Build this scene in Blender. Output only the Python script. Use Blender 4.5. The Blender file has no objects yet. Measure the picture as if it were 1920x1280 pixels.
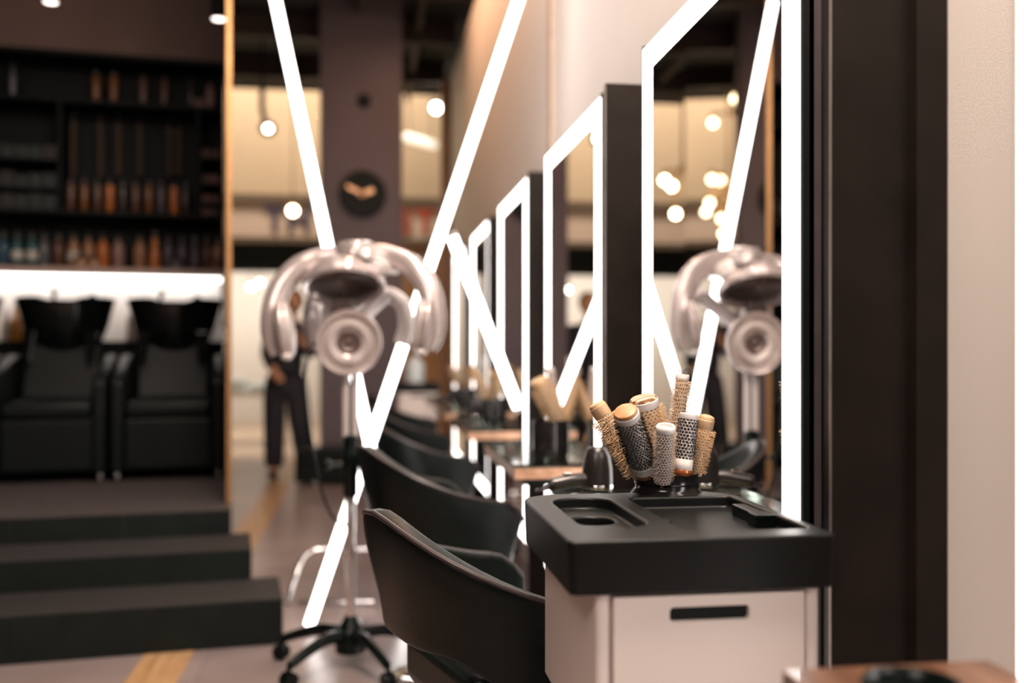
import bpy, bmesh, math, random
from mathutils import Vector, Matrix, Euler
random.seed(7)
sc = bpy.context.scene
C = sc.collection
PI = math.pi
# ------------------------------------------------------------------ camera
F = 1920 * 35 / 36
TH = math.radians(8.23)
CT, ST = math.cos(TH), math.sin(TH)
CAMZ, HORIZON = 1.15, 660
cam = bpy.data.cameras.new('camera'); camo = bpy.data.objects.new('camera', cam); C.objects.link(camo)
camo.location = (0, 0, CAMZ); camo.rotation_euler = (PI / 2, 0, -TH)
cam.lens = 35; cam.sensor_width = 36; cam.shift_y = 20 / 1920
cam.clip_start = 0.05; cam.clip_end = 100
cam.dof.use_dof = True; cam.dof.focus_distance = 1.86; cam.dof.aperture_fstop = 1.4
sc.camera = camo
# ------------------------------------------------------------------ world, exposure, lamps
w = bpy.data.worlds.new('world'); sc.world = w; w.use_nodes = True
bg = w.node_tree.nodes['Background']
bg.inputs[0].default_value = (0.55, 0.62, 0.60, 1); bg.inputs[1].default_value = 0.02
sc.view_settings.view_transform = 'Standard'; sc.view_settings.look = 'None'
sc.view_settings.gamma = 1; sc.view_settings.exposure = 0.0; sc.view_settings.use_curve_mapping = False
sc.cycles.use_denoising = True
sc.cycles.max_bounces = 10; sc.cycles.glossy_bounces = 6; sc.cycles.diffuse_bounces = 4
sc.cycles.sample_clamp_indirect = 6; sc.cycles.caustics_reflective = False; sc.cycles.caustics_refractive = False

def area(name, loc, target, sx, sy, power, col, spread=180):
    l = bpy.data.lights.new(name, 'AREA'); l.shape = 'RECTANGLE'; l.size = sx; l.size_y = sy
    l.energy = power; l.color = col; l.spread = math.radians(spread)
    o = bpy.data.objects.new(name, l); C.objects.link(o); o.location = loc
    d = Vector(target) - Vector(loc)
    o.rotation_euler = d.to_track_quat('-Z', 'Y').to_euler()
    return o
area('wall_washer_near', (0.3, 2.6, 4.25), (0.86, 2.6, 2.9), 3.6, 0.2, 78, (1, 0.90, 0.84))
area('wall_washer_far', (0.3, 6.4, 4.25), (0.86, 6.4, 2.8), 3.6, 0.2, 58, (1, 0.56, 0.32))
area('wall_washer_front', (0.55, 1.1, 4.0), (0.86, 1.2, 1.6), 0.2, 1.2, 270, (1, 0.80, 0.64))
area('fill_behind_camera', (-1.4, -1.4, 3.6), (0.5, 1.6, 0.7), 1.4, 1.4, 68, (1, 0.85, 0.78))  # unseen fill added behind the camera to brighten the trolley front
area('fill_over_aisle', (-0.5, 3.4, 4.25), (-0.5, 3.4, 0), 0.8, 2.0, 20, (1, 0.80, 0.74))  # soft fill added above the aisle, no fixture there
area('mall_ceiling', (-1.0, 13.1, 6.6), (-1.0, 14.4, 3.4), 7.0, 0.6, 125, (1, 0.84, 0.64))
area('mall_floor_light', (-1.5, 13.3, 6.4), (-1.5, 11.9, 0), 5.0, 1.0, 330, (1, 0.84, 0.68))
area('shop_light', (-2.2, 15.6, 2.6), (-2.2, 16.9, 1.0), 5.0, 0.8, 95, (1, 0.90, 0.76))

# ------------------------------------------------------------------ helpers
def W(px, py, zc):
    u = (px - 960) / F; v = (HORIZON - py) / F
    xc = u * zc
    return Vector((xc * CT + zc * ST, zc * CT - xc * ST, CAMZ + v * zc))

def lerp(a, b, t): return a + (b - a) * t
def smooth(t):
    t = max(0, min(1, t)); return t * t * (3 - 2 * t)

MATS = {}
def mat(name, col, rough=0.5, metal=0.0, var=0.12, scale=20, bump=0.0, bscale=120, coat=0.0, emis=None, estr=0.0, trans=0.0, spec=0.5):
    if name in MATS: return MATS[name]
    m = bpy.data.materials.new(name); m.use_nodes = True
    nt = m.node_tree; b = nt.nodes['Principled BSDF']
    tc = nt.nodes.new('ShaderNodeTexCoord')
    nz = nt.nodes.new('ShaderNodeTexNoise'); nz.inputs['Scale'].default_value = scale; nz.inputs['Detail'].default_value = 4
    nt.links.new(tc.outputs['Object'], nz.inputs['Vector'])
    cr = nt.nodes.new('ShaderNodeValToRGB')
    cr.color_ramp.elements[0].position = 0.3; cr.color_ramp.elements[1].position = 0.7
    cr.color_ramp.elements[0].color = tuple(c * (1 - var) for c in col) + (1,)
    cr.color_ramp.elements[1].color = tuple(min(1, c * (1 + var)) for c in col) + (1,)
    nt.links.new(nz.outputs['Fac'], cr.inputs['Fac'])
    nt.links.new(cr.outputs['Color'], b.inputs['Base Color'])
    b.inputs['Roughness'].default_value = rough; b.inputs['Metallic'].default_value = metal
    b.inputs['Specular IOR Level'].default_value = spec
    if coat: b.inputs['Coat Weight'].default_value = coat; b.inputs['Coat Roughness'].default_value = 0.05
    if trans: b.inputs['Transmission Weight'].default_value = trans
    if emis:
        b.inputs['Emission Color'].default_value = tuple(emis) + (1,); b.inputs['Emission Strength'].default_value = estr
    if bump:
        n2 = nt.nodes.new('ShaderNodeTexNoise'); n2.inputs['Scale'].default_value = bscale; n2.inputs['Detail'].default_value = 3
        nt.links.new(tc.outputs['Object'], n2.inputs['Vector'])
        bp = nt.nodes.new('ShaderNodeBump'); bp.inputs['Strength'].default_value = bump; bp.inputs['Distance'].default_value = 0.002
        nt.links.new(n2.outputs['Fac'], bp.inputs['Height']); nt.links.new(bp.outputs['Normal'], b.inputs['Normal'])
    MATS[name] = m
    return m

def wood(name, c1, c2, scale=6, rough=0.35, axis=(1, 8, 8), coat=0.0):
    if name in MATS: return MATS[name]
    m = bpy.data.materials.new(name); m.use_nodes = True
    nt = m.node_tree; b = nt.nodes['Principled BSDF']
    tc = nt.nodes.new('ShaderNodeTexCoord'); mp = nt.nodes.new('ShaderNodeMapping')
    mp.inputs['Scale'].default_value = axis
    wv = nt.nodes.new('ShaderNodeTexNoise'); wv.inputs['Scale'].default_value = scale; wv.inputs['Detail'].default_value = 6; wv.inputs['Distortion'].default_value = 0.6
    cr = nt.nodes.new('ShaderNodeValToRGB')
    cr.color_ramp.elements[0].position = 0.35; cr.color_ramp.elements[1].position = 0.65
    cr.color_ramp.elements[0].color = tuple(c1) + (1,); cr.color_ramp.elements[1].color = tuple(c2) + (1,)
    nt.links.new(tc.outputs['Object'], mp.inputs['Vector']); nt.links.new(mp.outputs['Vector'], wv.inputs['Vector'])
    nt.links.new(wv.outputs['Fac'], cr.inputs['Fac']); nt.links.new(cr.outputs['Color'], b.inputs['Base Color'])
    b.inputs['Roughness'].default_value = rough
    if coat: b.inputs['Coat Weight'].default_value = coat; b.inputs['Coat Roughness'].default_value = 0.05
    MATS[name] = m
    return m

def stripes(name, c1, c2, freq=90):
    m = wood(name, c1, c2)
    nt = m.node_tree
    b = nt.nodes['Principled BSDF']
    tc = nt.nodes.new('ShaderNodeTexCoord'); wv = nt.nodes.new('ShaderNodeTexWave'); wv.inputs['Scale'].default_value = freq; wv.bands_direction = 'Y'
    wv.inputs['Distortion'].default_value = 0.05
    cr = nt.nodes.new('ShaderNodeValToRGB'); cr.color_ramp.elements[0].position = 0.42; cr.color_ramp.elements[1].position = 0.5
    cr.color_ramp.elements[0].color = tuple(c1) + (1,); cr.color_ramp.elements[1].color = tuple(c2) + (1,)
    nt.links.new(tc.outputs['Object'], wv.inputs['Vector']); nt.links.new(wv.outputs['Fac'], cr.inputs['Fac'])
    nt.links.new(cr.outputs['Color'], b.inputs['Base Color'])
    return m

def dotted(name, col, hole, nu, nv, r=0.33, rough=0.4):
    """barrel sleeve with staggered round holes, laid out on the barrel's own UV"""
    m = bpy.data.materials.new(name); m.use_nodes = True
    nt = m.node_tree; b = nt.nodes['Principled BSDF']; L = nt.links.new
    uv = nt.nodes.new('ShaderNodeUVMap'); sp = nt.nodes.new('ShaderNodeSeparateXYZ'); L(uv.outputs[0], sp.inputs[0])
    def M(op, a, bb=None):
        n = nt.nodes.new('ShaderNodeMath'); n.operation = op
        for i, v in enumerate((a, bb)):
            if v is None: continue
            if isinstance(v, (int, float)): n.inputs[i].default_value = v
            else: L(v, n.inputs[i])
        return n.outputs[0]
    v = M('MULTIPLY', sp.outputs[1], nv); row = M('FLOOR', v); fv = M('SUBTRACT', M('FRACT', v), 0.5)
    u = M('ADD', M('MULTIPLY', sp.outputs[0], nu), M('MULTIPLY', M('MODULO', row, 2), 0.5))
    fu = M('SUBTRACT', M('FRACT', u), 0.5)
    d = M('SQRT', M('ADD', M('MULTIPLY', fu, fu), M('MULTIPLY', fv, fv)))
    inside = M('LESS_THAN', d, r)
    mx = nt.nodes.new('ShaderNodeMix'); mx.data_type = 'RGBA'
    L(inside, mx.inputs[0]); mx.inputs[6].default_value = tuple(col) + (1,); mx.inputs[7].default_value = tuple(hole) + (1,)
    L(mx.outputs[2], b.inputs['Base Color']); b.inputs['Roughness'].default_value = rough
    bp = nt.nodes.new('ShaderNodeBump'); bp.inputs['Strength'].default_value = 0.6; bp.inputs['Distance'].default_value = 0.001; bp.invert = True
    L(inside, bp.inputs['Height']); L(bp.outputs['Normal'], b.inputs['Normal'])
    return m

def box(bm, x0, x1, y0, y1, z0, z1, M=None):
    vs = [bm.verts.new((x, y, z)) for z in (z0, z1) for y in (y0, y1) for x in (x0, x1)]
    for f in ((0, 2, 3, 1), (4, 5, 7, 6), (0, 1, 5, 4), (2, 6, 7, 3), (0, 4, 6, 2), (1, 3, 7, 5)):
        bm.faces.new([vs[i] for i in f])
    if M is not None:
        for v in vs: v.co = M @ v.co
    return vs

def lathe(bm, prof, n=32, M=None, cap0=True, cap1=True, sx=1, sy=1, uv=False):
    rings = []
    for r, z in prof:
        rings.append([bm.verts.new((r * math.cos(2 * PI * k / n) * sx, r * math.sin(2 * PI * k / n) * sy, z)) for k in range(n)])
    lay = bm.loops.layers.uv.verify() if uv else None
    for i in range(len(rings) - 1):
        for k in range(n):
            f = bm.faces.new((rings[i][k], rings[i][(k + 1) % n], rings[i + 1][(k + 1) % n], rings[i + 1][k]))
            if uv:
                for l, (a, c) in zip(f.loops, ((k, i), (k + 1, i), (k + 1, i + 1), (k, i + 1))):
                    l[lay].uv = (a / n, c / (len(rings) - 1))
    if cap0: bm.faces.new(list(reversed(rings[0])))
    if cap1: bm.faces.new(rings[-1])
    if M is not None:
        for rg in rings:
            for v in rg: v.co = M @ v.co

def tube(bm, pts, r, n=12, flat=1.0, up=None, cap=True):
    """swept tube; r scalar or list; flat squashes the cross-section along the second axis"""
    pts = [Vector(p) for p in pts]
    rs = r if isinstance(r, (list, tuple)) else [r] * len(pts)
    rings = []; ref = Vector(up) if up else None
    for i, p in enumerate(pts):
        t = (pts[min(i + 1, len(pts) - 1)] - pts[max(i - 1, 0)]).normalized()
        if ref is None:
            ref = Vector((0, 0, 1)) if abs(t.z) < 0.9 else Vector((0, 1, 0))
        a = ref - t * ref.dot(t)
        if a.length < 1e-5: a = t.orthogonal()
        a.normalize(); b = t.cross(a)
        if not up: ref = a
        rings.append([bm.verts.new(p + (a * math.cos(2 * PI * k / n) + b * math.sin(2 * PI * k / n) * flat) * rs[i]) for k in range(n)])
    for i in range(len(rings) - 1):
        for k in range(n):
            bm.faces.new((rings[i][k], rings[i][(k + 1) % n], rings[i + 1][(k + 1) % n], rings[i + 1][k]))
    if cap:
        bm.faces.new(list(reversed(rings[0]))); bm.faces.new(rings[-1])

def spline(pts, n=8):
    pts = [Vector(p) for p in pts]; out = []
    for i in range(len(pts) - 1):
        p0 = pts[max(i - 1, 0)]; p1 = pts[i]; p2 = pts[i + 1]; p3 = pts[min(i + 2, len(pts) - 1)]
        for k in range(n):
            t = k / n
            out.append(0.5 * ((2 * p1) + (p2 - p0) * t + (2 * p0 - 5 * p1 + 4 * p2 - p3) * t * t + (3 * p1 - p0 - 3 * p2 + p3) * t ** 3))
    out.append(pts[-1]); return out

def ellipsoid(bm, c, rx, ry, rz, nu=24, nv=14, M=None):
    c = Vector(c); prof = []
    vs0 = len(bm.verts)
    rings = []
    for i in range(1, nv):
        a = PI * i / nv
        rings.append([bm.verts.new((rx * math.sin(a) * math.cos(2 * PI * k / nu), ry * math.sin(a) * math.sin(2 * PI * k / nu), -rz * math.cos(a))) for k in range(nu)])
    b0 = bm.verts.new((0, 0, -rz)); b1 = bm.verts.new((0, 0, rz))
    for i in range(len(rings) - 1):
        for k in range(nu):
            bm.faces.new((rings[i][k], rings[i][(k + 1) % nu], rings[i + 1][(k + 1) % nu], rings[i + 1][k]))
    for k in range(nu):
        bm.faces.new((b0, rings[0][(k + 1) % nu], rings[0][k])); bm.faces.new((b1, rings[-1][k], rings[-1][(k + 1) % nu]))
    for v in [b0, b1] + [v for r in rings for v in r]:
        if M is not None: v.co = M @ v.co
        v.co += c

def obj(name, bm, m, parent=None, smooth_=False, world=False, bevel=0.0, bseg=2, subsurf=0, label=None):
    me = bpy.data.meshes.new(name)
    bmesh.ops.recalc_face_normals(bm, faces=bm.faces[:])
    bm.to_mesh(me); bm.free()
    o = bpy.data.objects.new(name, me); C.objects.link(o)
    if m: me.materials.append(m)
    if parent:
        o.parent = parent
        if world:
            inv = mw(parent).inverted(); me.transform(inv)
    if smooth_:
        for p in me.polygons: p.use_smooth = True
        if smooth_ != 'all':
            me.set_sharp_from_angle(angle=math.radians(40))
    if bevel:
        md = o.modifiers.new('bevel', 'BEVEL'); md.width = bevel; md.segments = bseg; md.limit_method = 'ANGLE'
    if subsurf:
        md = o.modifiers.new('sub', 'SUBSURF'); md.levels = subsurf; md.render_levels = subsurf
    if label: o['label'] = label
    return o

def mw(o):
    m = o.matrix_basis.copy(); p = o.parent
    while p: m = p.matrix_basis @ m; p = p.parent
    return m

def thing(name, label, cat, loc=(0, 0, 0), rot=(0, 0, 0), group=None):
    o = bpy.data.objects.new(name, None); C.objects.link(o); o.empty_display_size = 0.05
    o.location = loc; o.rotation_euler = rot; o['label'] = label; o['category'] = cat
    if group: o['group'] = group
    return o
def tag(o, label, cat, group=None, kind=None):
    o['label'] = label; o['category'] = cat
    if group: o['group'] = group
    if kind: o['kind'] = kind
    return o
def struct(name, bm, m, label=None, **k):
    o = obj(name, bm, m, **k); o['kind'] = 'structure'
    if label: o['label'] = label
    return o
def dup(root, loc=None, rot=None, label=None, group=None):
    r = root.copy(); C.objects.link(r)
    if loc is not None: r.location = loc
    if rot is not None: r.rotation_euler = rot
    if label: r['label'] = label
    if group: r['group'] = group
    for ch in list(root.children):
        c = ch.copy(); C.objects.link(c); c.parent = r
        for g in list(ch.children):
            d = g.copy(); C.objects.link(d); d.parent = c
    return r
def B(): return bmesh.new()
ORD = ['first', 'second', 'third', 'fourth', 'fifth', 'sixth', 'seventh', 'eighth', 'ninth', 'tenth', 'eleventh', 'twelfth', 'thirteenth', 'fourteenth', 'fifteenth', 'sixteenth', 'seventeenth', 'eighteenth']
def zalign(d):
    return Vector((0, 0, 1)).rotation_difference(Vector(d).normalized()).to_matrix().to_4x4()

# ------------------------------------------------------------------ materials
M_led = mat('led_diffuser', (0.9, 0.9, 0.9), 0.5, emis=(1.0, 0.93, 0.88), estr=6.5)
M_tube = mat('tube_glow', (0.9, 0.9, 0.9), 0.5, emis=(1.0, 0.95, 0.92), estr=7.0)
M_bulb = mat('warm_bulb', (0.9, 0.9, 0.9), 0.5, emis=(1.0, 0.80, 0.50), estr=22)
M_bulbw = mat('cool_bulb', (0.9, 0.9, 0.9), 0.5, emis=(1.0, 0.94, 0.84), estr=20)
M_lens = mat('lamp_lens', (0.9, 0.9, 0.9), 0.4, emis=(1.0, 0.86, 0.78), estr=5)
M_mirror = mat('mirror_silver', (0.93, 0.93, 0.93), 0.0, 1.0, var=0.0)
M_case = mat('casing_metal', (0.16, 0.13, 0.14), 0.42, 0.6)
M_wall = mat('wall_paint', (0.84, 0.78, 0.735), 0.6, var=0.02, scale=3)
M_black = mat('black_paint', (0.0030, 0.0052, 0.0045), 0.6, var=0.3, scale=8, spec=0.25)
M_ceil = mat('ceiling_black', (0.012, 0.014, 0.013), 0.8, var=0.3, scale=2)
M_beam = mat('beam_brown', (0.045, 0.030, 0.024), 0.7)
M_postm = mat('post_laminate', (0.0130, 0.0095, 0.0080), 0.45, var=0.35, scale=9, spec=0.2)
M_alu = mat('aluminium_and_highlight', (0.6, 0.55, 0.52), 0.3, 0.9)  # tube caps and wires, also the painted corner highlight on the fins
M_chrome = mat('chrome', (0.85, 0.82, 0.80), 0.08, 1.0, var=0.02)
M_brass = mat('brass', (0.42, 0.23, 0.10), 0.38, 0.8)
M_blk_plastic = mat('black_plastic', (0.0022, 0.0048, 0.0040), 0.24, var=0.2, scale=40, bump=0.02, bscale=500, spec=0.22)
M_tray = mat('tray_satin', (0.0040, 0.0048, 0.0046), 0.40, var=0.2, scale=40, bump=0.03, bscale=500, spec=0.22)
M_pot = mat('pot_gloss', (0.012, 0.010, 0.010), 0.16, var=0.2, spec=0.6)
M_blk_gloss = mat('black_gloss', (0.004, 0.005, 0.005), 0.12, var=0.2)
M_leather = mat('dark_leather', (0.0034, 0.0058, 0.0050), 0.38, var=0.25, scale=30, bump=0.25, bscale=260, spec=0.22)
M_leather2 = mat('shampoo_leather', (0.0024, 0.0046, 0.0040), 0.45, var=0.25, scale=20, bump=0.2, bscale=200, spec=0.22)
M_piping = mat('piping_leather', (0.040, 0.030, 0.030), 0.36, bump=0.2, bscale=300)
M_white = mat('white_laminate', (0.78, 0.69, 0.64), 0.38, var=0.02, scale=6)
M_white2 = mat('white_post', (0.76, 0.69, 0.65), 0.3, var=0.02, scale=6)
M_silver = mat('silver_plastic', (0.52, 0.445, 0.43), 0.20, 0.5, var=0.06, scale=6)
M_silver2 = mat('pale_plastic', (0.62, 0.555, 0.535), 0.22, 0.35, var=0.05, scale=6)
M_mesh = mat('heater_mesh', (0.11, 0.075, 0.068), 0.45, 0.3, var=0.4, scale=200)
M_tablewood = wood('table_wood', (0.40, 0.215, 0.13), (0.56, 0.34, 0.23), 5, 0.4, (8, 1, 8))
def glass_mat():
    m = bpy.data.materials.new('glass_sheet'); m.use_nodes = True; nt = m.node_tree; nt.nodes.clear(); L = nt.links.new
    out = nt.nodes.new('ShaderNodeOutputMaterial'); mx = nt.nodes.new('ShaderNodeMixShader'); fr = nt.nodes.new('ShaderNodeFresnel'); fr.inputs['IOR'].default_value = 1.28
    tr = nt.nodes.new('ShaderNodeBsdfTransparent'); tr.inputs['Color'].default_value = (0.86, 0.96, 0.92, 1)
    gl = nt.nodes.new('ShaderNodeBsdfGlossy'); gl.inputs['Roughness'].default_value = 0.08
    L(fr.outputs[0], mx.inputs[0]); L(tr.outputs[0], mx.inputs[1]); L(gl.outputs[0], mx.inputs[2]); L(mx.outputs[0], out.inputs[0])
    return m
M_glass = glass_mat()
M_tablepol = wood('table_wood_polished', (0.080, 0.034, 0.018), (0.145, 0.070, 0.038), 5, 0.3, (8, 1, 8), coat=0.5)
M_step = mat('step_carpet', (0.0135, 0.0115, 0.0112), 0.75, var=0.25, scale=30, bump=0.2, bscale=300)
M_plat_lit = mat('platform_carpet_lit', (0.048, 0.036, 0.035), 0.7, var=0.2, scale=30, bump=0.2, bscale=300)  # step carpet lightened to carry the sheen of the niche light
M_riser = mat('riser_tile', (0.0052, 0.0080, 0.0070), 0.6, var=0.25, scale=10, spec=0.2)
M_soffit = mat('soffit_taupe', (0.17, 0.105, 0.085), 0.7, var=0.08, scale=3)
M_shelf = mat('shelf_black', (0.0022, 0.0042, 0.0036), 0.6, var=0.2, spec=0.2)
M_shelfedge = mat('shelf_edge_wood', (0.55, 0.38, 0.31), 0.5)
M_niche = mat('niche_white', (0.82, 0.78, 0.75), 0.6, var=0.02)
M_pillar = mat('pillar_mauve', (0.128, 0.102, 0.116), 0.65, var=0.06, scale=3)
M_bronze = mat('bronze_hand', (0.65, 0.36, 0.18), 0.3, 0.4)
M_facade = mat('facade_tan', (0.50, 0.38, 0.26), 0.8, var=0.06, scale=1)
M_ledge = mat('facade_ledge', (0.14, 0.10, 0.07), 0.8)
M_sign = mat('sign_board', (0.60, 0.46, 0.38), 0.7, var=0.03)
M_navy = mat('sign_navy', (0.050, 0.038, 0.10), 0.5)
M_red = mat('sign_red', (0.50, 0.075, 0.045), 0.5)
M_shopwood = wood('shop_wood', (0.25, 0.12, 0.055), (0.36, 0.19, 0.09), 2, 0.5, (6, 6, 1))

# floor: mauve polished concrete in large slabs
def floor_mat():
    m = mat('floor_concrete', (0.27, 0.215, 0.205), 0.32, var=0.14, scale=2.2)
    nt = m.node_tree; b = nt.nodes['Principled BSDF']; L = nt.links.new
    tc = nt.nodes.new('ShaderNodeTexCoord'); br = nt.nodes.new('ShaderNodeTexBrick')
    br.offset = 0.5; br.inputs['Scale'].default_value = 1; br.inputs['Mortar Size'].default_value = 0.004
    br.inputs['Brick Width'].default_value = 1.2; br.inputs['Row Height'].default_value = 0.6
    br.inputs['Color1'].default_value = (1, 1, 1, 1); br.inputs['Color2'].default_value = (0.86, 0.85, 0.85, 1); br.inputs['Mortar'].default_value = (0.7, 0.7, 0.7, 1)
    L(tc.outputs['Object'], br.inputs['Vector'])
    mx = nt.nodes.new('ShaderNodeMix'); mx.data_type = 'RGBA'; mx.blend_type = 'MULTIPLY'; mx.inputs[0].default_value = 1
    src = b.inputs['Base Color'].links[0].from_socket
    L(src, mx.inputs[6]); L(br.outputs['Color'], mx.inputs[7]); L(mx.outputs[2], b.inputs['Base Color'])
    return m
M_floor = floor_mat()
M_inlay = wood('inlay_oak', (0.36, 0.20, 0.09), (0.50, 0.31, 0.16), 4, 0.4, (10, 1, 10))
M_mall = mat('mall_floor', (0.50, 0.38, 0.28), 0.3, var=0.08, scale=1.5)

# ------------------------------------------------------------------ room shell
bm = B(); box(bm, -6, 3.5, -3.2, 11.2, -0.1, 0); struct('floor', bm, M_floor)
bm = B(); box(bm, -8, 6, 11.2, 18, -0.1, 0); struct('floor_mall', bm, M_mall)
for i, (x0, x1, y0, y1) in enumerate(((-0.84, -0.66, 0.4, 11.2),)):
    bm = B(); box(bm, x0, x1, y0, y1, -0.001, 0.002); struct('trim_1', bm, M_inlay)
WX = 0.85
bm = B(); box(bm, WX, WX + 0.15, -3.2, 10.3, 0, 3.97); struct('wall_right', bm, M_wall)
# vertical panel joints on the right wall
M_joint = mat('wall_joint', (0.62, 0.48, 0.37), 0.6)
for i, y in enumerate((4.58,)):
    bm = B(); box(bm, WX - 0.012, WX + 0.01, y - 0.05, y + 0.05, 1.96, 3.97); struct('trim_2', bm, M_joint)
bm = B(); box(bm, WX - 0.10, WX + 0.2, 10.3, 10.45, 0, 3.97); struct('trim_3', bm, M_shopwood)
bm = B(); box(bm, -6, 3.5, -3.2, 12.45, 4.35, 4.5); struct('ceiling', bm, M_ceil)
bm = B(); box(bm, -6, 3.5, -3.35, -3.2, 0, 4.5); struct('wall_back', bm, M_ceil)
bm = B(); box(bm, -6.15, -6, -3.2, 12.2, 0, 4.5); struct('wall_left', bm, M_ceil)
k = 0
for y in (3.2, 5.4, 7.4, 8.3, 9.6, 11.0):
    bm = B(); box(bm, -6, 0.84, y, y + 0.08, 4.12, 4.35); struct('ceiling_beam', bm, M_beam)
for x in (-1.9, -0.12, 0.45):
    bm = B(); box(bm, x, x + 0.05, 2.0, 12.2, 4.2, 4.35); struct('ceiling_beam', bm, M_beam)

# ------------------------------------------------------------------ mall front opposite
FY = 14.5
bm = B(); box(bm, -8, 6, FY, FY + 0.2, 3.29, 7.0); struct('wall_facade', bm, M_facade)
bm = B(); box(bm, -8, 6, FY - 0.12, FY, 3.29, 3.38); struct('trim_4', bm, M_ledge)
bm = B(); box(bm, -8, 6, FY - 0.1, FY, 2.70, 2.78); struct('trim_5', bm, M_ledge)
bm = B(); box(bm, -8, 6, FY + 0.02, FY + 0.2, 2.30, 2.70); struct('wall_lintel', bm, M_black)
bm = B(); box(bm, -8, 6, 17.0, 17.2, 0, 7); struct('wall_shop', bm, M_niche)
bm = B(); box(bm, -8, 6, FY + 0.2, 17, 2.7, 2.8); struct('ceiling_shop', bm, M_niche)
p0 = W(752, 500, 14.4); p1 = W(870, 500, 14.4)
bm = B(); box(bm, p0.x, 4, FY - 0.05, FY + 0.15, 0, 2.70); struct('wall_shop_front', bm, M_shopwood)

def text_mesh(txt, size, depth):
    cu = bpy.data.curves.new('t', 'FONT'); cu.body = txt; cu.size = size; cu.extrude = depth; cu.offset = 0.012
    o = bpy.data.objects.new('t', cu); C.objects.link(o)
    dg = bpy.context.evaluated_depsgraph_get(); dg.update()
    me = bpy.data.meshes.new_from_object(o.evaluated_get(dg)); bpy.data.objects.remove(o); bpy.data.curves.remove(cu)
    return me
sg = thing('shop_sign', 'pale shop sign band with large navy and red letters across the mall', 'sign', (-1.2, FY, 3.03))
bm = B(); box(bm, -8, 6, FY - 0.06, FY + 0.1, 2.78, 3.29); obj('sign_board', bm, M_sign, sg, world=True)
for ch, px, m in (('T', 519, M_navy), ('H', 562, M_navy), ('E', 757, M_red), ('T', 797, M_red)):
    p = W(px, 433, 14.4)
    me = text_mesh(ch, 0.47, 0.012); me.materials.append(m)
    xs = [v.co.x for v in me.vertices]; cx = (min(xs) + max(xs)) / 2
    me.transform(Matrix.Translation((p.x, FY - 0.075, 2.88)) @ Matrix.Rotation(PI / 2, 4, 'X') @ Matrix.Translation((-cx, 0, 0)))
    me.transform(mw(sg).inverted())
    o = bpy.data.objects.new('letter', me); C.objects.link(o); o.parent = sg
    o['label'] = ('navy' if m is M_navy else 'red') + ' letter ' + ch

# shop display goods beyond the person
dt = thing('display_table', 'white display table heaped with pale folded goods beyond the person', 'table', (W(470, 700, 12.6).x, W(470, 700, 12.6).y, 0))
bm = B(); box(bm, -0.45, 0.45, -0.3, 0.3, 0.60, 0.66); obj('table_top', bm, M_niche, dt)
for sx in (-1, 1):
    bm = B(); box(bm, sx * 0.40 - 0.03, sx * 0.40 + 0.03, -0.27, 0.27, 0, 0.6); obj('leg', bm, M_niche, dt)
M_towel = mat('pale_towel', (0.66, 0.74, 0.76), 0.8, var=0.1, bump=0.3, bscale=60)
for i, (dx, h, wd) in enumerate(((-0.24, 0.16, 0.36), (0.16, 0.11, 0.36))):
    bm = B(); box(bm, dx - wd / 2, dx + wd / 2, -0.2, 0.2, 0.66, 0.66 + h)
    o = obj('folded_towels', bm, M_towel, bevel=0.04, bseg=4); o.location = dt.location
    tag(o, ('taller left' if i == 0 else 'lower right') + ' pale blue pile of folded towels on the display table', 'towels', 'pale towels on the display table')
# glowing shop window seen left of the dryer and a lit panel right of it
# ------------------------------------------------------------------ pillar with clock
PY = W(677, 600, 8.95).y
pl, pr = W(600, 600, 8.9), W(755, 600, 8.9)
bm = B(); box(bm, pl.x, pr.x, PY - 0.02, PY + 0.55, 0, 4.35); struct('pillar', bm, M_pillar, bevel=0.01)
ck = thing('wall_clock', 'round black wall clock with two bronze hands on the mauve pillar', 'clock', (W(680, 362, 8.86).x, PY - 0.02, W(680, 362, 8.86).z))
RX = Matrix.Rotation(PI / 2, 4, 'X')
bm = B(); lathe(bm, [(0.205, 0), (0.21, 0.02), (0.205, 0.045), (0.19, 0.045), (0.185, 0.03)], 48, RX); obj('clock_case', bm, M_black, ck, smooth_=True)
bm = B(); lathe(bm, [(0.186, 0.028), (0.05, 0.0305)], 48, RX); obj('clock_face', bm, mat('clock_face', (0.012, 0.009, 0.011), 0.6, spec=0.15), ck)
for a, l, wd in ((155, 0.155, 0.016), (22, 0.10, 0.02)):
    bm = B(); box(bm, -0.03, l, -0.038, -0.034, -wd, wd, Matrix.Rotation(-math.radians(a), 4, 'Y')); obj('clock_hand', bm, M_bronze, ck)
dm = thing('security_camera', 'small black dome camera high on the mauve pillar', 'camera', (W(683, 185, 8.86).x, PY - 0.02, W(683, 185, 8.86).z))
bm = B(); lathe(bm, [(0.06, 0), (0.06, 0.03), (0.05, 0.04)], 24, RX); obj('housing', bm, M_blk_plastic, dm, smooth_=True)
bm = B(); lathe(bm, [(0.045, 0.04), (0.035, 0.065), (0.015, 0.08)], 24, RX); obj('dome', bm, M_blk_gloss, dm, smooth_=True)
# low black cabinet beside the pillar
cb = thing('low_cabinet', 'low black cabinet at the foot of the mauve pillar', 'cabinet', (W(640, 905, 8.5).x, PY - 0.32, 0))
bm = B(); box(bm, -0.40, 0.30, 0, 0.28, 0.03, 0.33); obj('body', bm, M_blk_plastic, cb, bevel=0.008)
for x in (-0.225, 0.125):
    bm = B(); box(bm, x - 0.165, x + 0.165, -0.015, 0, 0.05, 0.31); d = obj('door', bm, M_blk_plastic, cb, bevel=0.004)
    bm = B(); box(bm, x + 0.10, x + 0.12, -0.03, -0.014, 0.15, 0.22); obj('handle', bm, M_case, d)

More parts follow.
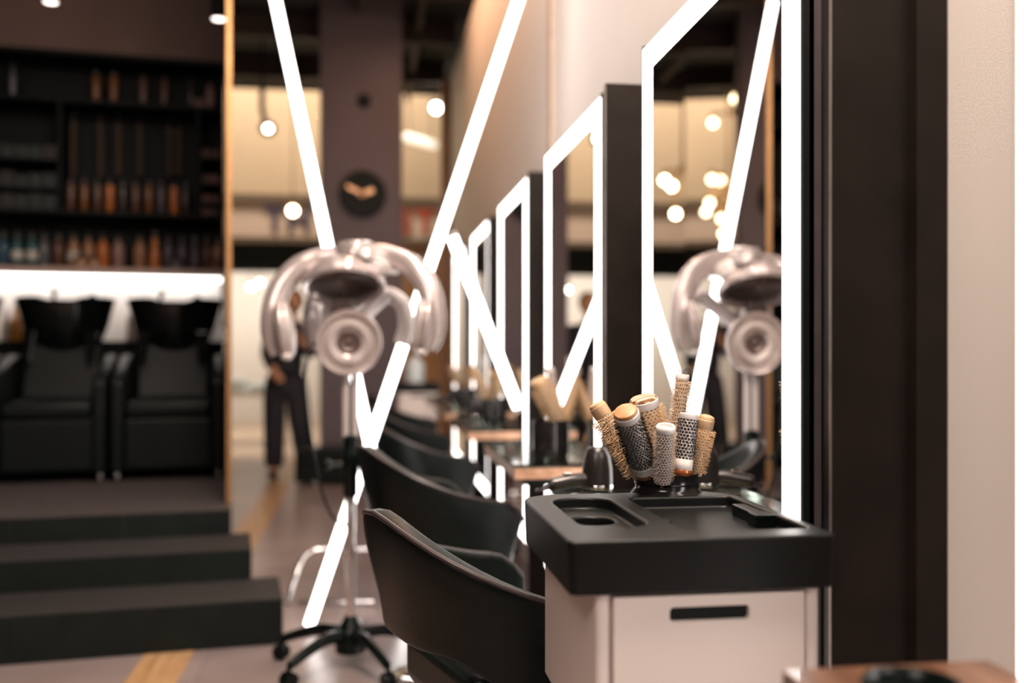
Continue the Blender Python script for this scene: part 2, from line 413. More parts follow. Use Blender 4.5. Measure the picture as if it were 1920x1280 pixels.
# ------------------------------------------------------------------ LED mirrors, fins and stations on the right wall
MX, PITCH = 0.70, 1.414
ml = ['nearest, at the right edge', 'first whole', 'second whole', 'third whole', 'fourth whole', 'farthest']
def make_mirror(i):
    y0 = 1.548 + PITCH * (i - 1); y1 = y0 + 0.937; z0, z1 = 0.30, 1.925
    if i == 0: y0, y1 = 0.12, 0.992
    wv, wh = 0.070, 0.060
    names = ['at the right edge of the picture', 'behind the round brushes and the black topped trolley', 'behind the second brush pot, next beyond the brush trolley', 'third along the wall, behind the light tubes', 'fourth along the wall', 'smallest and farthest along the wall']
    t = thing('lighted_mirror', 'tall mirror in glowing white frame, ' + names[i], 'mirror', (WX, (y0 + y1) / 2, z0), group='glowing mirrors on the right wall')
    bm = B(); box(bm, MX + 0.012, MX + 0.032, y0 - 0.012, y1 + 0.012, z0 - 0.012, z1 + 0.012); obj('casing', bm, M_case, t, world=True)
    bm = B(); box(bm, MX + 0.032, WX - 0.001, y0 + 0.12, y1 - 0.12, z0 + 0.12, z1 - 0.12); obj('wall_mount', bm, M_black, t, world=True)
    bm = B(); box(bm, MX + 0.002, MX + 0.012, y0 + wv, y1 - wv, z0 + wh, z1 - wh); obj('glass', bm, M_mirror, t, world=True)
    for a in ((y0, y0 + wv, z0, z1), (y1 - wv, y1, z0, z1), (y0 + wv, y1 - wv, z1 - wh, z1), (y0 + wv, y1 - wv, z0, z0 + wh)):
        bm = B(); box(bm, MX, MX + 0.012, *a); obj('light_strip', bm, M_led, t, world=True)
    for a in ((y0 - 0.012, y0 - 0.001, z0 - 0.012, z1 + 0.012), (y1 + 0.001, y1 + 0.012, z0 - 0.012, z1 + 0.012)):
        bm = B(); box(bm, MX + 0.001, MX + 0.02, *a); obj('bezel', bm, M_black if i else M_white2, t, world=True)
for i in range(6): make_mirror(i)
fl = ['wide dark brown wall fin nearest the camera, right of the trolley', 'tall black wall fin between the two nearest whole mirrors', 'narrow dark wall fin just beyond the second whole mirror', 'thin dark wall fin behind the crossed light tubes', 'thin dark wall fin before the farthest mirror']
for i in range(5):
    y = 1.386 + PITCH * i
    t = thing('wall_fin', fl[i], 'wall panel', (WX, y, 0), group='dark fins between the mirrors')
    bm = B(); box(bm, 0.678, WX - 0.001, y, y + 0.026, 0, 1.925); obj('panel', bm, M_postm, t, world=True)
    bm = B(); box(bm, 0.6755, 0.678, y + 0.002, y + 0.005, 0, 1.925); obj('edge_highlight', bm, M_alu, t, world=True)  # thin bright strip standing in for the corner's edge highlight
    bm = B(); box(bm, 0.80, WX - 0.001, y - 0.02, y, 0, 1.925); obj('mounting_strip', bm, M_postm, t, world=True)
tl = ['brown wooden wall table at the bottom right corner of the picture', 'glass covered wall table under the pot of round brushes', 'wooden wall table with green glass top under the second brush pot', 'third wooden wall table along the mirrors', 'fourth wooden wall table along the mirrors', 'farthest wooden wall table along the mirrors']
for i in range(6):
    y1 = 1.045 + PITCH * i; y0 = y1 - 0.80
    t = thing('wall_table', tl[i], 'table', (0.575, (y0 + y1) / 2, 0.75), group='wall tables at the stations')
    bm = B(); box(bm, 0.452, 0.698, y0, y1, 0.752, 0.788 if i else 0.800); obj('wood_top', bm, M_tablewood if i else M_tablepol, t, world=True, bevel=0.002)
    if i: bm = B(); box(bm, 0.450, 0.699, y0 - 0.003, y1 + 0.003, 0.789, 0.800); obj('glass_top', bm, M_glass, t, world=True, bevel=0.0015)
    for yy in (y0 + 0.12, y1 - 0.12):
        bm = B(); box(bm, 0.50, 0.698, yy - 0.015, yy + 0.015, 0.72, 0.752); obj('bracket', bm, M_blk_plastic, t, world=True)

# ------------------------------------------------------------------ light tubes leaning across the aisle
def rod(bm, a, b, r, n=16): tube(bm, [a, b], r, n)
t_ = [((-0.41, 4.28, 2.75), (0.165, 4.22, 0.012), 'long glowing light tube leaning right, crossing behind the hair processor'),
      ((0.665, 4.08, 2.75), (-0.245, 4.16, 0.012), 'long glowing light tube leaning left, its foot on the floor'),
      ((0.335, 4.07, 1.64), (0.628, 4.11, 0.90), 'short glowing light tube running down to the wall mirror')]
for a, b, lab in t_:
    a, b = Vector(a), Vector(b); d = (b - a).normalized()
    t = thing('light_tube', lab, 'light', b, group='crossed light tubes')
    bm = B(); rod(bm, a + d * 0.02, b - d * 0.02, 0.021); obj('tube', bm, M_tube, t, smooth_=True, world=True)
    for e, s in ((a, 1), (b, -1)):
        bm = B(); rod(bm, e, e + d * s * 0.02, 0.022); obj('end_cap', bm, M_alu, t, smooth_=True, world=True)
    if a.z > 2:
        bm = B(); tube(bm, [a, (a.x, a.y, 4.35)], 0.002, 6); obj('suspension_wire', bm, M_alu, t, world=True)

# ------------------------------------------------------------------ salon chairs
def plan(n_arc=20, n_str=5, w=0.285, depth=0.29, arm=0.15):
    pts = []
    for i in range(n_str): pts.append((depth + arm * (1 - i / n_str), -w))
    for i in range(n_arc + 1):
        a = -PI / 2 + PI * i / n_arc
        cx = abs(math.cos(a)) ** 0.8; sy = math.copysign(abs(math.sin(a)) ** 0.8, math.sin(a))
        pts.append((depth - depth * cx, w * sy))
    for i in range(n_str): pts.append((depth + arm * (i + 1) / n_str, w))
    return pts
def chair(label, loc):
    t = thing('salon_chair', label, 'chair', loc, group='dark tub chairs facing the mirrors')
    P = plan(); n = len(P)
    top = []; bm = B(); cols = []
    acc = [0.0]
    for i in range(1, n): acc.append(acc[-1] + math.hypot(P[i][0] - P[i - 1][0], P[i][1] - P[i - 1][1]))
    for (x, y), sl in zip(P, acc):
        sl = abs(sl - acc[-1] / 2)
        k = smooth(1 - sl / 0.53)
        zt = 0.664 + 0.166 * k - 0.010 * max(0, (x - 0.3) / 0.14)
        zb = lerp(0.42, 0.57, smooth((0.50 - sl) / 0.32))
        front = max(0, (x - 0.32) / 0.12)
        zt -= 0.06 * front ** 3; zb += 0.03 * front ** 2
        col = []
        for j in range(8):
            v = j / 7; z = lerp(zb, zt, v)
            s = lerp(0.86, 1.0, smooth(v * 0.9 + 0.1) if v < 0.999 else 1.0)
            lean = -0.012 * k * v
            col.append(bm.verts.new((0.25 + (x - 0.25) * s + lean, y * s, z)))
        cols.append(col); top.append(col[-1].co.copy())
    for i in range(n - 1):
        for j in range(7): bm.faces.new((cols[i][j], cols[i + 1][j], cols[i + 1][j + 1], cols[i][j + 1]))
    o = obj('back_shell', bm, M_leather, t, smooth_='all')
    md = o.modifiers.new('sol', 'SOLIDIFY'); md.thickness = 0.042; md.offset = 0
    md = o.modifiers.new('bev', 'BEVEL'); md.width = 0.012; md.segments = 3; md.limit_method = 'ANGLE'; md.angle_limit = math.radians(50)
    for p in o.data.polygons: p.use_smooth = True
    ctr = Vector((0.25, 0, 0)); pp = []
    for c in top:
        dd = Vector((c.x, c.y, 0)) - ctr; dd.z = 0; dd.normalize()
        pp.append(c + dd * 0.018 + Vector((0, 0, -0.004)))
    bm = B(); tube(bm, pp, 0.0055, 8); obj('piping', bm, M_piping, t, smooth_=True)
    bm = B(); box(bm, 0.10, 0.46, -0.20, 0.20, 0.41, 0.535)
    o = obj('seat', bm, M_leather, t, smooth_=True, bevel=0.035, bseg=5)
    bm = B(); lathe(bm, [(0.20, 0.375), (0.20, 0.40)], 32, Matrix.Translation((0.25, 0, 0))); obj('seat_plate', bm, M_blk_plastic, t, smooth_=True)
    bm = B(); lathe(bm, [(0.032, 0.03), (0.032, 0.28), (0.045, 0.285), (0.045, 0.375)], 24, Matrix.Translation((0.25, 0, 0))); obj('gas_lift', bm, M_chrome, t, smooth_=True)
    bm = B(); lathe(bm, [(0.170, 0.0), (0.175, 0.008), (0.168, 0.016), (0.12, 0.03), (0.05, 0.045), (0.034, 0.07)], 48, Matrix.Translation((0.25, 0, 0))); obj('base_disc', bm, M_chrome, t, smooth_=True)
    return t
cl = ['dark leather tub chair nearest the camera, left of the trolley', 'second dark leather tub chair, behind the nearest one', 'third dark leather tub chair beyond the light tubes', 'fourth dark leather tub chair before the far white trolley', 'farthest dark leather tub chair near the pillar']
def seat_at(cx, cy, rz): return Vector((cx - 0.25 * math.cos(rz), cy - 0.25 * math.sin(rz), 0))
spots = ((0.280, 2.11, 0.30), (0.250, 3.52, 0.26), (0.25, 4.92, 0.30), (0.25, 6.33, 0.24), (0.25, 7.70, 0.3))
ch0 = chair(cl[0], seat_at(*spots[0])); ch0.rotation_euler = (0, 0, spots[0][2])
for i in range(1, 5): dup(ch0, seat_at(*spots[i]), (0, 0, spots[i][2]), cl[i])

# ------------------------------------------------------------------ trolley
def apply_bool(o, cutters):
    for c in cutters:
        md = o.modifiers.new('b', 'BOOLEAN'); md.operation = 'DIFFERENCE'; md.solver = 'EXACT'; md.object = c
    dg = bpy.context.evaluated_depsgraph_get(); dg.update()
    me = bpy.data.meshes.new_from_object(o.evaluated_get(dg))
    o.modifiers.clear(); o.data = me
    for c in cutters: bpy.data.objects.remove(c)
def rounded_prism(bm, poly, z0, z1):
    a = [bm.verts.new((x, y, z0)) for x, y in poly]; b = [bm.verts.new((x, y, z1)) for x, y in poly]
    bm.faces.new(list(reversed(a))); bm.faces.new(b); n = len(poly)
    for i in range(n): bm.faces.new((a[i], a[(i + 1) % n], b[(i + 1) % n], b[i]))
def rrect(x0, x1, y0, y1, r, n=6):
    if not isinstance(r, (tuple, list)): r = (r,) * 4
    out = []
    for (cx, cy, a0, rr) in ((x1 - r[0], y0 + r[0], -90, r[0]), (x1 - r[1], y1 - r[1], 0, r[1]), (x0 + r[2], y1 - r[2], 90, r[2]), (x0 + r[3], y0 + r[3], 180, r[3])):
        for k in range(n + 1):
            a = math.radians(a0 + 90 * k / n); out.append((cx + rr * math.cos(a), cy + rr * math.sin(a)))
    return out
def temp(bm):
    me = bpy.data.meshes.new('tmp'); bmesh.ops.recalc_face_normals(bm, faces=bm.faces[:]); bm.to_mesh(me); bm.free()
    o = bpy.data.objects.new('tmp', me); C.objects.link(o); return o
def trolley(label, loc):
    # local frame: x 0..0.39 to the right, y 0 (front) .. 0.45 (back)
    t = thing('salon_trolley', label, 'trolley', loc, group='white salon trolleys with black trays')
    ZT = 0.892
    bm = B(); rounded_prism(bm, rrect(0, 0.39, 0, 0.45, (0.012, 0.07, 0.07, 0.012)), ZT - 0.076, ZT)
    for v in bm.verts:
        if v.co.z < ZT - 0.05:
            v.co.x = 0.195 + (v.co.x - 0.195) * 0.985; v.co.y = 0.225 + (v.co.y - 0.225) * 0.985
    tray = obj('tray', bm, M_tray, t)
    cut = []
    bm = B(); rounded_prism(bm, rrect(0.045, 0.150, 0.10, 0.40, 0.048), ZT - 0.020, ZT + 0.02); cut.append(temp(bm))
    bm = B(); rounded_prism(bm, rrect(0.058, 0.132, 0.235, 0.32, 0.036), ZT - 0.065, ZT - 0.02); cut.append(temp(bm))
    bm = B(); rounded_prism(bm, rrect(0.058, 0.132, 0.145, 0.22, 0.036), ZT - 0.065, ZT - 0.02); cut.append(temp(bm))
    bm = B(); rounded_prism(bm, rrect(0.185, 0.372, 0.055, 0.385, 0.014), ZT - 0.020, ZT + 0.02); cut.append(temp(bm))
    for c in cut:
        c.location = loc
    apply_bool(tray, cut)
    for p in tray.data.polygons: p.use_smooth = True
    tray.data.set_sharp_from_angle(angle=math.radians(35))
    md = tray.modifiers.new('bev', 'BEVEL'); md.width = 0.004; md.segments = 3; md.limit_method = 'ANGLE'; md.angle_limit = math.radians(45)
    bm = B(); box(bm, 0.345, 0.368, 0.20, 0.30, ZT - 0.020, ZT - 0.001); box(bm, 0.336, 0.370, 0.17, 0.205, ZT - 0.020, ZT + 0.001)
    obj('tool_clip', bm, M_blk_plastic, t, bevel=0.002)
    bm = B(); box(bm, 0.186, 0.205, 0.19, 0.21, ZT - 0.020, ZT - 0.008); obj('tray_stop', bm, M_blk_plastic, t, bevel=0.002)
    # housing
    bm = B(); rounded_prism(bm, rrect(0.040, 0.366, 0.024, 0.425, 0.022), 0.585, ZT - 0.076)
    h = obj('housing', bm, M_white, t, smooth_=True)
    bm = B(); rounded_prism(bm, rrect(0.348, 0.368, 0.013, 0.05, 0.008), 0.585, ZT - 0.078); obj('corner_post', bm, M_white2, t, smooth_=True)
    bm = B(); rounded_prism(bm, rrect(0.041, 0.062, 0.013, 0.05, 0.008), 0.585, ZT - 0.078); obj('corner_post', bm, M_white, t, smooth_=True)
    # drawer with slot grip
    bm = B(); box(bm, 0.066, 0.344, 0.010, 0.024, 0.592, ZT - 0.081)
    d = obj('drawer', bm, M_white, t)
    bm = B(); poly = rrect(0.146, 0.262, ZT - 0.118, ZT - 0.098, 0.006)
    rounded_prism(bm, poly, -0.03, 0.012)
    for v in bm.verts: v.co = Vector((v.co.x, v.co.z + 0.008, v.co.y))
    c = temp(bm); c.location = loc
    apply_bool(d, [c])
    md = d.modifiers.new('bev', 'BEVEL'); md.width = 0.0015; md.segments = 2; md.limit_method = 'ANGLE'
    bm = B(); box(bm, 0.142, 0.266, 0.019, 0.0235, ZT - 0.122, ZT - 0.094); obj('grip_recess', bm, M_black, d)
    # lower frame and casters
    for x in (0.06, 0.345):
        for y in (0.045, 0.40):
            bm = B(); tube(bm, [(x, y, 0.10), (x, y, 0.585)], 0.012, 12); l = obj('leg', bm, M_blk_plastic, t, smooth_=True)
            bm = B(); lathe(bm, [(0.026, -0.012), (0.030, -0.008), (0.030, 0.008), (0.026, 0.012)], 20, Matrix.Translation((x, y, 0.03)) @ Matrix.Rotation(PI / 2, 4, 'Y'))
            tube(bm, [(x, y, 0.03), (x, y, 0.11)], 0.008, 8); obj('caster', bm, M_blk_plastic, l, smooth_=True)
    bm = B(); box(bm, 0.045, 0.36, 0.03, 0.415, 0.095, 0.12); obj('base_shelf', bm, M_blk_plastic, t, bevel=0.006)
    bm = B(); box(bm, 0.08, 0.325, 0.16, 0.30, 0.12, 0.585); obj('column', bm, M_blk_plastic, t, bevel=0.006)
    return t
TL = (0.270, 1.33, 0)
tr = trolley('white drawer trolley with black moulded tray in the foreground', TL)
pf = W(783, 760, 8.3)
dup(tr, (pf.x - 0.2, pf.y, 0), None, 'small far white drawer trolley beyond the row of tub chairs')
bm = B(); lathe(bm, [(0.07, 0), (0.08, 0.01), (0.08, 0.17), (0.06, 0.20), (0.035, 0.215), (0.035, 0.24)], 28)
o = obj('tissue_jar', bm, mat('pale_blue_jar', (0.72, 0.82, 0.86), 0.3), smooth_=True); o.location = (pf.x - 0.01, pf.y + 0.22, 0.873)
tag(o, 'pale blue white jar standing on the far white trolley', 'jar')

# ------------------------------------------------------------------ brush pot and brushes
def pot(label, loc, s=1.0, neck=True):
    t = thing('brush_pot', label, 'pot', loc, group='black brush pots')
    if neck: prof = [(0.068, 0), (0.071, 0.006), (0.072, 0.066), (0.0715, 0.078), (0.068, 0.088), (0.061, 0.0955), (0.059, 0.099), (0.0585, 0.122), (0.0605, 0.1255), (0.056, 0.1255), (0.055, 0.10), (0.055, 0.02), (0.03, 0.012)]
    else: prof = [(0.056, 0), (0.061, 0.01), (0.063, 0.03), (0.063, 0.105), (0.060, 0.122), (0.055, 0.122), (0.053, 0.10), (0.053, 0.02), (0.03, 0.012)]
    bm = B(); lathe(bm, [(r * s, z * s) for r, z in prof], 48); obj('cup', bm, M_pot, t, smooth_=True)
    if neck:
        bm = B(); lathe(bm, [(0.0590, 0.105), (0.0602, 0.1065), (0.0590, 0.108)], 48, cap0=False, cap1=False); obj('rim_band', bm, M_blk_plastic, t, smooth_=True)
    return t
M_br = {'blond': mat('bristle_blond', (0.56, 0.37, 0.20), 0.5, var=0.3, scale=60), 'black': mat('bristle_black', (0.010, 0.009, 0.009), 0.4),
        'pale': mat('bristle_pale', (0.55, 0.43, 0.33), 0.5, var=0.2, scale=60), 'orange': mat('bristle_orange', (0.60, 0.37, 0.18), 0.5, var=0.3, scale=60)}
M_caps = {'oak': wood('cap_oak', (0.34, 0.155, 0.06), (0.46, 0.235, 0.10), 14, 0.4, (1, 9, 1)), 'stripe': stripes('cap_stripe', (0.22, 0.09, 0.035), (0.66, 0.45, 0.27), 28),
          'beech': wood('cap_beech', (0.48, 0.30, 0.16), (0.58, 0.39, 0.23), 12, 0.4, (1, 9, 1)), 'white': mat('cap_white', (0.72, 0.66, 0.63), 0.4), 'none': None}
M_copper = mat('copper_ring', (0.55, 0.16, 0.05), 0.25, 0.6)
M_handle = wood('brush_handle', (0.35, 0.18, 0.08), (0.5, 0.28, 0.13), 10, 0.4)
def brush(label, bot, top, r, L0, barrel, bristle, cap, blen, nb=26, rows=30, r2=None, band=None, bcol=None, foot=None, group='round brushes in the front pot', hair=False, below=0.075, blow=0.0):
    bot, top = Vector(bot), Vector(top); d = top - bot; L = d.length
    t = thing('round_brush', label, 'brush', bot, group=group)
    t.rotation_euler = zalign(d).to_euler()
    bm = B(); lathe(bm, [(r, L * k / 6) for k in range(7)], 40, uv=True, cap0=True, cap1=True); obj('barrel', bm, barrel, t, smooth_=True)
    if blen > 0:
        bm = B(); rnd = random.Random(hash(label) % 1000 if False else len(label) * 7 + int(r * 1e4))
        z0, z1 = L * 0.06 + blow, L - L0
        for j in range(rows):
            for i in range(nb):
                a = 2 * PI * (i + 0.5 * (j % 2)) / nb + rnd.uniform(-0.05, 0.05); z = lerp(z0, z1, (j + 0.5) / rows) + rnd.uniform(-0.001, 0.001)
                for q in range(1):
                    ta = a + rnd.uniform(-0.14, 0.14); l = blen * rnd.uniform(0.8, 1.08)
                    b0 = Vector((math.cos(a) * r * 0.98, math.sin(a) * r * 0.98, z))
                    b1 = Vector((math.cos(ta) * (r + l), math.sin(ta) * (r + l), z + rnd.uniform(-0.0025, 0.0025)))
                    w_ = 0.00062 if bristle == 'black' else 0.00050; e = Vector((-math.sin(a), math.cos(a), 0)) * w_; f = Vector((0, 0, w_ * 1.1))
                    vs = [bm.verts.new(b0 + e - f), bm.verts.new(b0 - e - f), bm.verts.new(b0 + f)]
                    us = [bm.verts.new(b1 + (e - f) * 0.6), bm.verts.new(b1 + (-e - f) * 0.6), bm.verts.new(b1 + f * 0.6)]
                    for k in range(3): bm.faces.new((vs[k], vs[(k + 1) % 3], us[(k + 1) % 3], us[k]))
                    bm.faces.new(us)
        o = obj('bristles', bm, M_br[bristle], t); o['kind'] = 'stuff'
    if cap == 'tube':
        bm = B(); lathe(bm, [(r * 1.06, L - L0), (r * 1.10, L - L0 + 0.001), (r * 1.10, L + 0.0045), (r * 1.0, L + 0.0065), (r * 0.84, L + 0.0055), (r * 0.82, L + 0.0005)], 36, cap0=False, cap1=True); obj('end_ring', bm, M_caps['white'], t, smooth_=True)
    elif cap:
        bm = B(); lathe(bm, [(r * 1.03, L - L0 * 0.9), (r * 1.06, L - L0 * 0.9 + 0.001), (r * 1.06, L + 0.001), (r * 1.0, L + 0.002)], 36); obj('collar', bm, M_caps['white'] if cap in ('oak', 'stripe', 'white') else M_caps[cap], t, smooth_=True)
        if cap in M_caps:
            bm = B(); lathe(bm, [(r * 1.0, L + 0.001), (r * 0.97, L + 0.0025), (r * 0.5, L + 0.0028)] if cap == 'white' else [(r * 1.0, L + 0.001), (r * 1.01, L + 0.004), (r * 0.9, L + 0.008), (r * 0.5, L + 0.0105), (r * 0.1, L + 0.011)], 36); obj('end_cap', bm, M_caps[cap], t, smooth_=True)
    if band:
        bm = B(); lathe(bm, [(r * 1.0, -0.001), (r * 1.05, 0.0), (r * 1.05, band), (r * 1.0, band + 0.001)], 36); obj('base_collar', bm, bcol or M_caps['white'], t, smooth_=True)
    if foot:
        bm = B(); lathe(bm, [(r * 0.80, -0.012), (r * 0.98, -0.009), (r * 1.02, -0.001), (r * 0.98, 0.0)], 36); obj('foot_ring', bm, foot, t, smooth_=True)
    bm = B(); lathe(bm, [(r * 0.35, -below), (r * 0.42, -below * 0.6), (r * 0.45, -0.012), (r * 0.5, -0.001), (r * 0.5, 0.001)], 24); obj('handle', bm, M_handle, t, smooth_=True)
    if hair:
        bm = B(); rnd = random.Random(4)
        for i in range(16):
            a = rnd.uniform(0, 2 * PI); h = rnd.uniform(0.008, 0.018); R = r * rnd.uniform(0.7, 1.2)
            pts = [Vector((R * math.cos(a + q * 0.5), R * math.sin(a + q * 0.5), L + h * math.sin(PI * min(1, q / 4)))) for q in range(5)]
            tube(bm, spline(pts, 4), 0.00022, 4)
        o = obj('loose_hair', bm, M_br['black'], t); o['kind'] = 'stuff'
    return t
PZ = 1.855
pc = W(1250, 890, PZ)
bp = pot('shiny black pot holding seven round brushes behind the trolley tray', (pc.x, pc.y, 0.801))
D_black = dotted('sleeve_white_dense', (0.66, 0.58, 0.54), (0.02, 0.016, 0.016), 22, 24, 0.36)
D_blond = dotted('sleeve_tan', (0.62, 0.47, 0.32), (0.20, 0.11, 0.06), 18, 26, 0.30)
D_grey = dotted('sleeve_pale_grey', (0.62, 0.55, 0.51), (0.10, 0.07, 0.06), 18, 20, 0.36)
D_white = dotted('sleeve_white', (0.68, 0.61, 0.57), (0.012, 0.01, 0.01), 16, 17, 0.38)
D_cream = dotted('sleeve_cream', (0.70, 0.52, 0.34), (0.30, 0.15, 0.07), 16, 20, 0.28)
brush('round brush with plain beech end and blond bristles leaning far left', W(1203, 893, 1.845), W(1122, 764, 1.86), 0.0160, 0.020, D_blond, 'blond', 'beech', 0.014, 24, 34)
brush('thick black bristled round brush with oak disc end leaning toward the camera', W(1209, 879, 1.822), W(1174, 776, 1.752), 0.0220, 0.011, D_black, 'black', 'oak', 0.0062, 30, 26, band=0.014, foot=M_caps['oak'], blow=0.012, below=0.05)
brush('broad round brush with striped wooden disc end and blond bristles', W(1237, 890, 1.88), W(1207, 752, 1.85), 0.0255, 0.014, D_blond, 'blond', 'stripe', 0.013, 34, 26)
brush('tallest slim round brush with pale bristles and loose hair on its end', W(1262, 890, 1.90), W(1280, 704, 1.905), 0.0125, 0.009, D_blond, 'pale', 'white', 0.0065, 20, 48, hair=True)
brush('slim grey perforated round brush with open tube end in the middle', W(1242, 903, 1.803), W(1248, 804, 1.775), 0.0160, 0.004, D_grey, 'pale', 'tube', 0.0060, 20, 20)
brush('white round brush with black holes and copper base collar', W(1280, 879, 1.812), W(1292, 777, 1.815), 0.0165, 0.009, D_white, 'black', 'white', 0.0034, 24, 24, band=0.018, foot=M_copper, blow=0.016)
brush('rightmost round brush with beech end and orange bristles', W(1301, 889, 1.855), W(1324, 788, 1.845), 0.0150, 0.017, D_cream, 'orange', 'beech', 0.0085, 22, 24)
# second pot on the next table
p2 = W(1040, 853, 3.34); p2.x = 0.605
pot('black cylinder pot with three brushes on the green glass table', (p2.x, p2.y, 0.801), neck=False)
q = lambda px, py, zc=3.36: W(px, py, zc)
brush('wide blond brush leaning left in the second pot', q(1048, 790, 3.36), q(1010, 715, 3.33), 0.030, 0.02, D_blond, 'blond', 'beech', 0.014, 24, 24, group='brushes in the second pot')
brush('upright grey brush standing tallest in the second pot', q(1048, 790, 3.42), q(1031, 690, 3.45), 0.014, 0.016, D_grey, 'pale', 'white', 0.006, 18, 24, group='brushes in the second pot')
brush('slim tan brush leaning right in the second pot', q(1058, 790, 3.37), q(1090, 706, 3.37), 0.0165, 0.02, D_cream, 'orange', 'beech', 0.008, 18, 24, group='brushes in the second pot')
# third and fourth pots, farther along
for n, (zc, px) in enumerate(((5.0, 905), (6.45, 872))):
    y1 = 1.045 + PITCH * (3 + n); loc = Vector((0.615, y1 - 0.42, 0.801))
    o3 = ['third', 'fourth'][n]
    pot('black cylinder pot on the %s wall table' % o3, loc, neck=False)
    for k, (dx, dy, lab) in enumerate(((-0.07, -0.03, 'left'), (0.03, 0.03, 'right'), (-0.02, -0.10, 'forward'))):
        b0 = loc + Vector((dx * 0.45, dy * 0.45, 0.122))
        brush('blond round brush leaning %s in the pot on the %s wall table' % (lab, o3), b0, b0 + Vector((dx, dy, 0.13)), 0.020 - 0.003 * k, 0.02, D_blond, 'blond', 'beech', 0.012, 18, 16, group='brushes in the %s pot' % o3)
# hand dryers on tables
M_dry = mat('dryer_plastic', (0.016, 0.0125, 0.0130), 0.28, var=0.15, spec=0.5)
def hand_dryer(label, loc, rz):
    t = thing('hair_dryer', label, 'hair dryer', loc, (0, 0, rz), group='black hand dryers on the wall tables')
    bm = B(); lathe(bm, [(0.030, 0), (0.037, 0.004), (0.0385, 0.03), (0.0375, 0.06), (0.033, 0.09), (0.026, 0.108), (0.021, 0.113), (0.018, 0.113), (0.018, 0.10)], 36); obj('barrel', bm, M_dry, t, smooth_=True)
    bm = B(); lathe(bm, [(0.0388, 0.012), (0.0396, 0.014), (0.0396, 0.019), (0.0388, 0.021)], 36, cap0=False, cap1=False); obj('trim_ring', bm, M_chrome, t, smooth_=True)
    bm = B(); tube(bm, spline([(-0.03, 0, 0.035), (-0.07, 0, 0.032), (-0.125, 0.006, 0.022)], 6), [0.017] * 12 + [0.014], 16); obj('handle', bm, M_dry, t, smooth_=True)
    bm = B(); box(bm, -0.09, -0.07, -0.008, 0.008, 0.048, 0.053); obj('switch', bm, M_chrome, t, bevel=0.001)
    bm = B(); tube(bm, spline([(-0.12, 0.006, 0.022), (-0.15, 0.02, 0.008), (-0.13, 0.06, 0.005), (-0.07, 0.075, 0.005), (-0.02, 0.07, 0.005)], 8), 0.004, 8); obj('cord', bm, M_dry, t, smooth_=True)
    return t
h0 = W(1120, 910, 2.475)
hand_dryer('black hair dryer standing nose up at the far end of the brush table', (h0.x, h0.y, 0.801), 0.15)
hand_dryer('black hair dryer standing on the third wall table', (0.55, 1.045 + PITCH * 3 - 0.15, 0.801), 0.8)
hand_dryer('black hair dryer standing on the fourth wall table', (0.55, 1.045 + PITCH * 4 - 0.2, 0.801), 0.4)
# round black dish at the bottom right
dp = W(1716, 1262, 1.05)
t = thing('round_dish', 'round black open dish on the bottom right wooden table', 'dish', (0.540, 0.930, 0.801))
bm = B(); lathe(bm, [(0.040, 0), (0.047, 0.003), (0.050, 0.016), (0.047, 0.020), (0.043, 0.016), (0.040, 0.004), (0.02, 0.003)], 48); obj('bowl', bm, M_blk_plastic, t, smooth_=True)

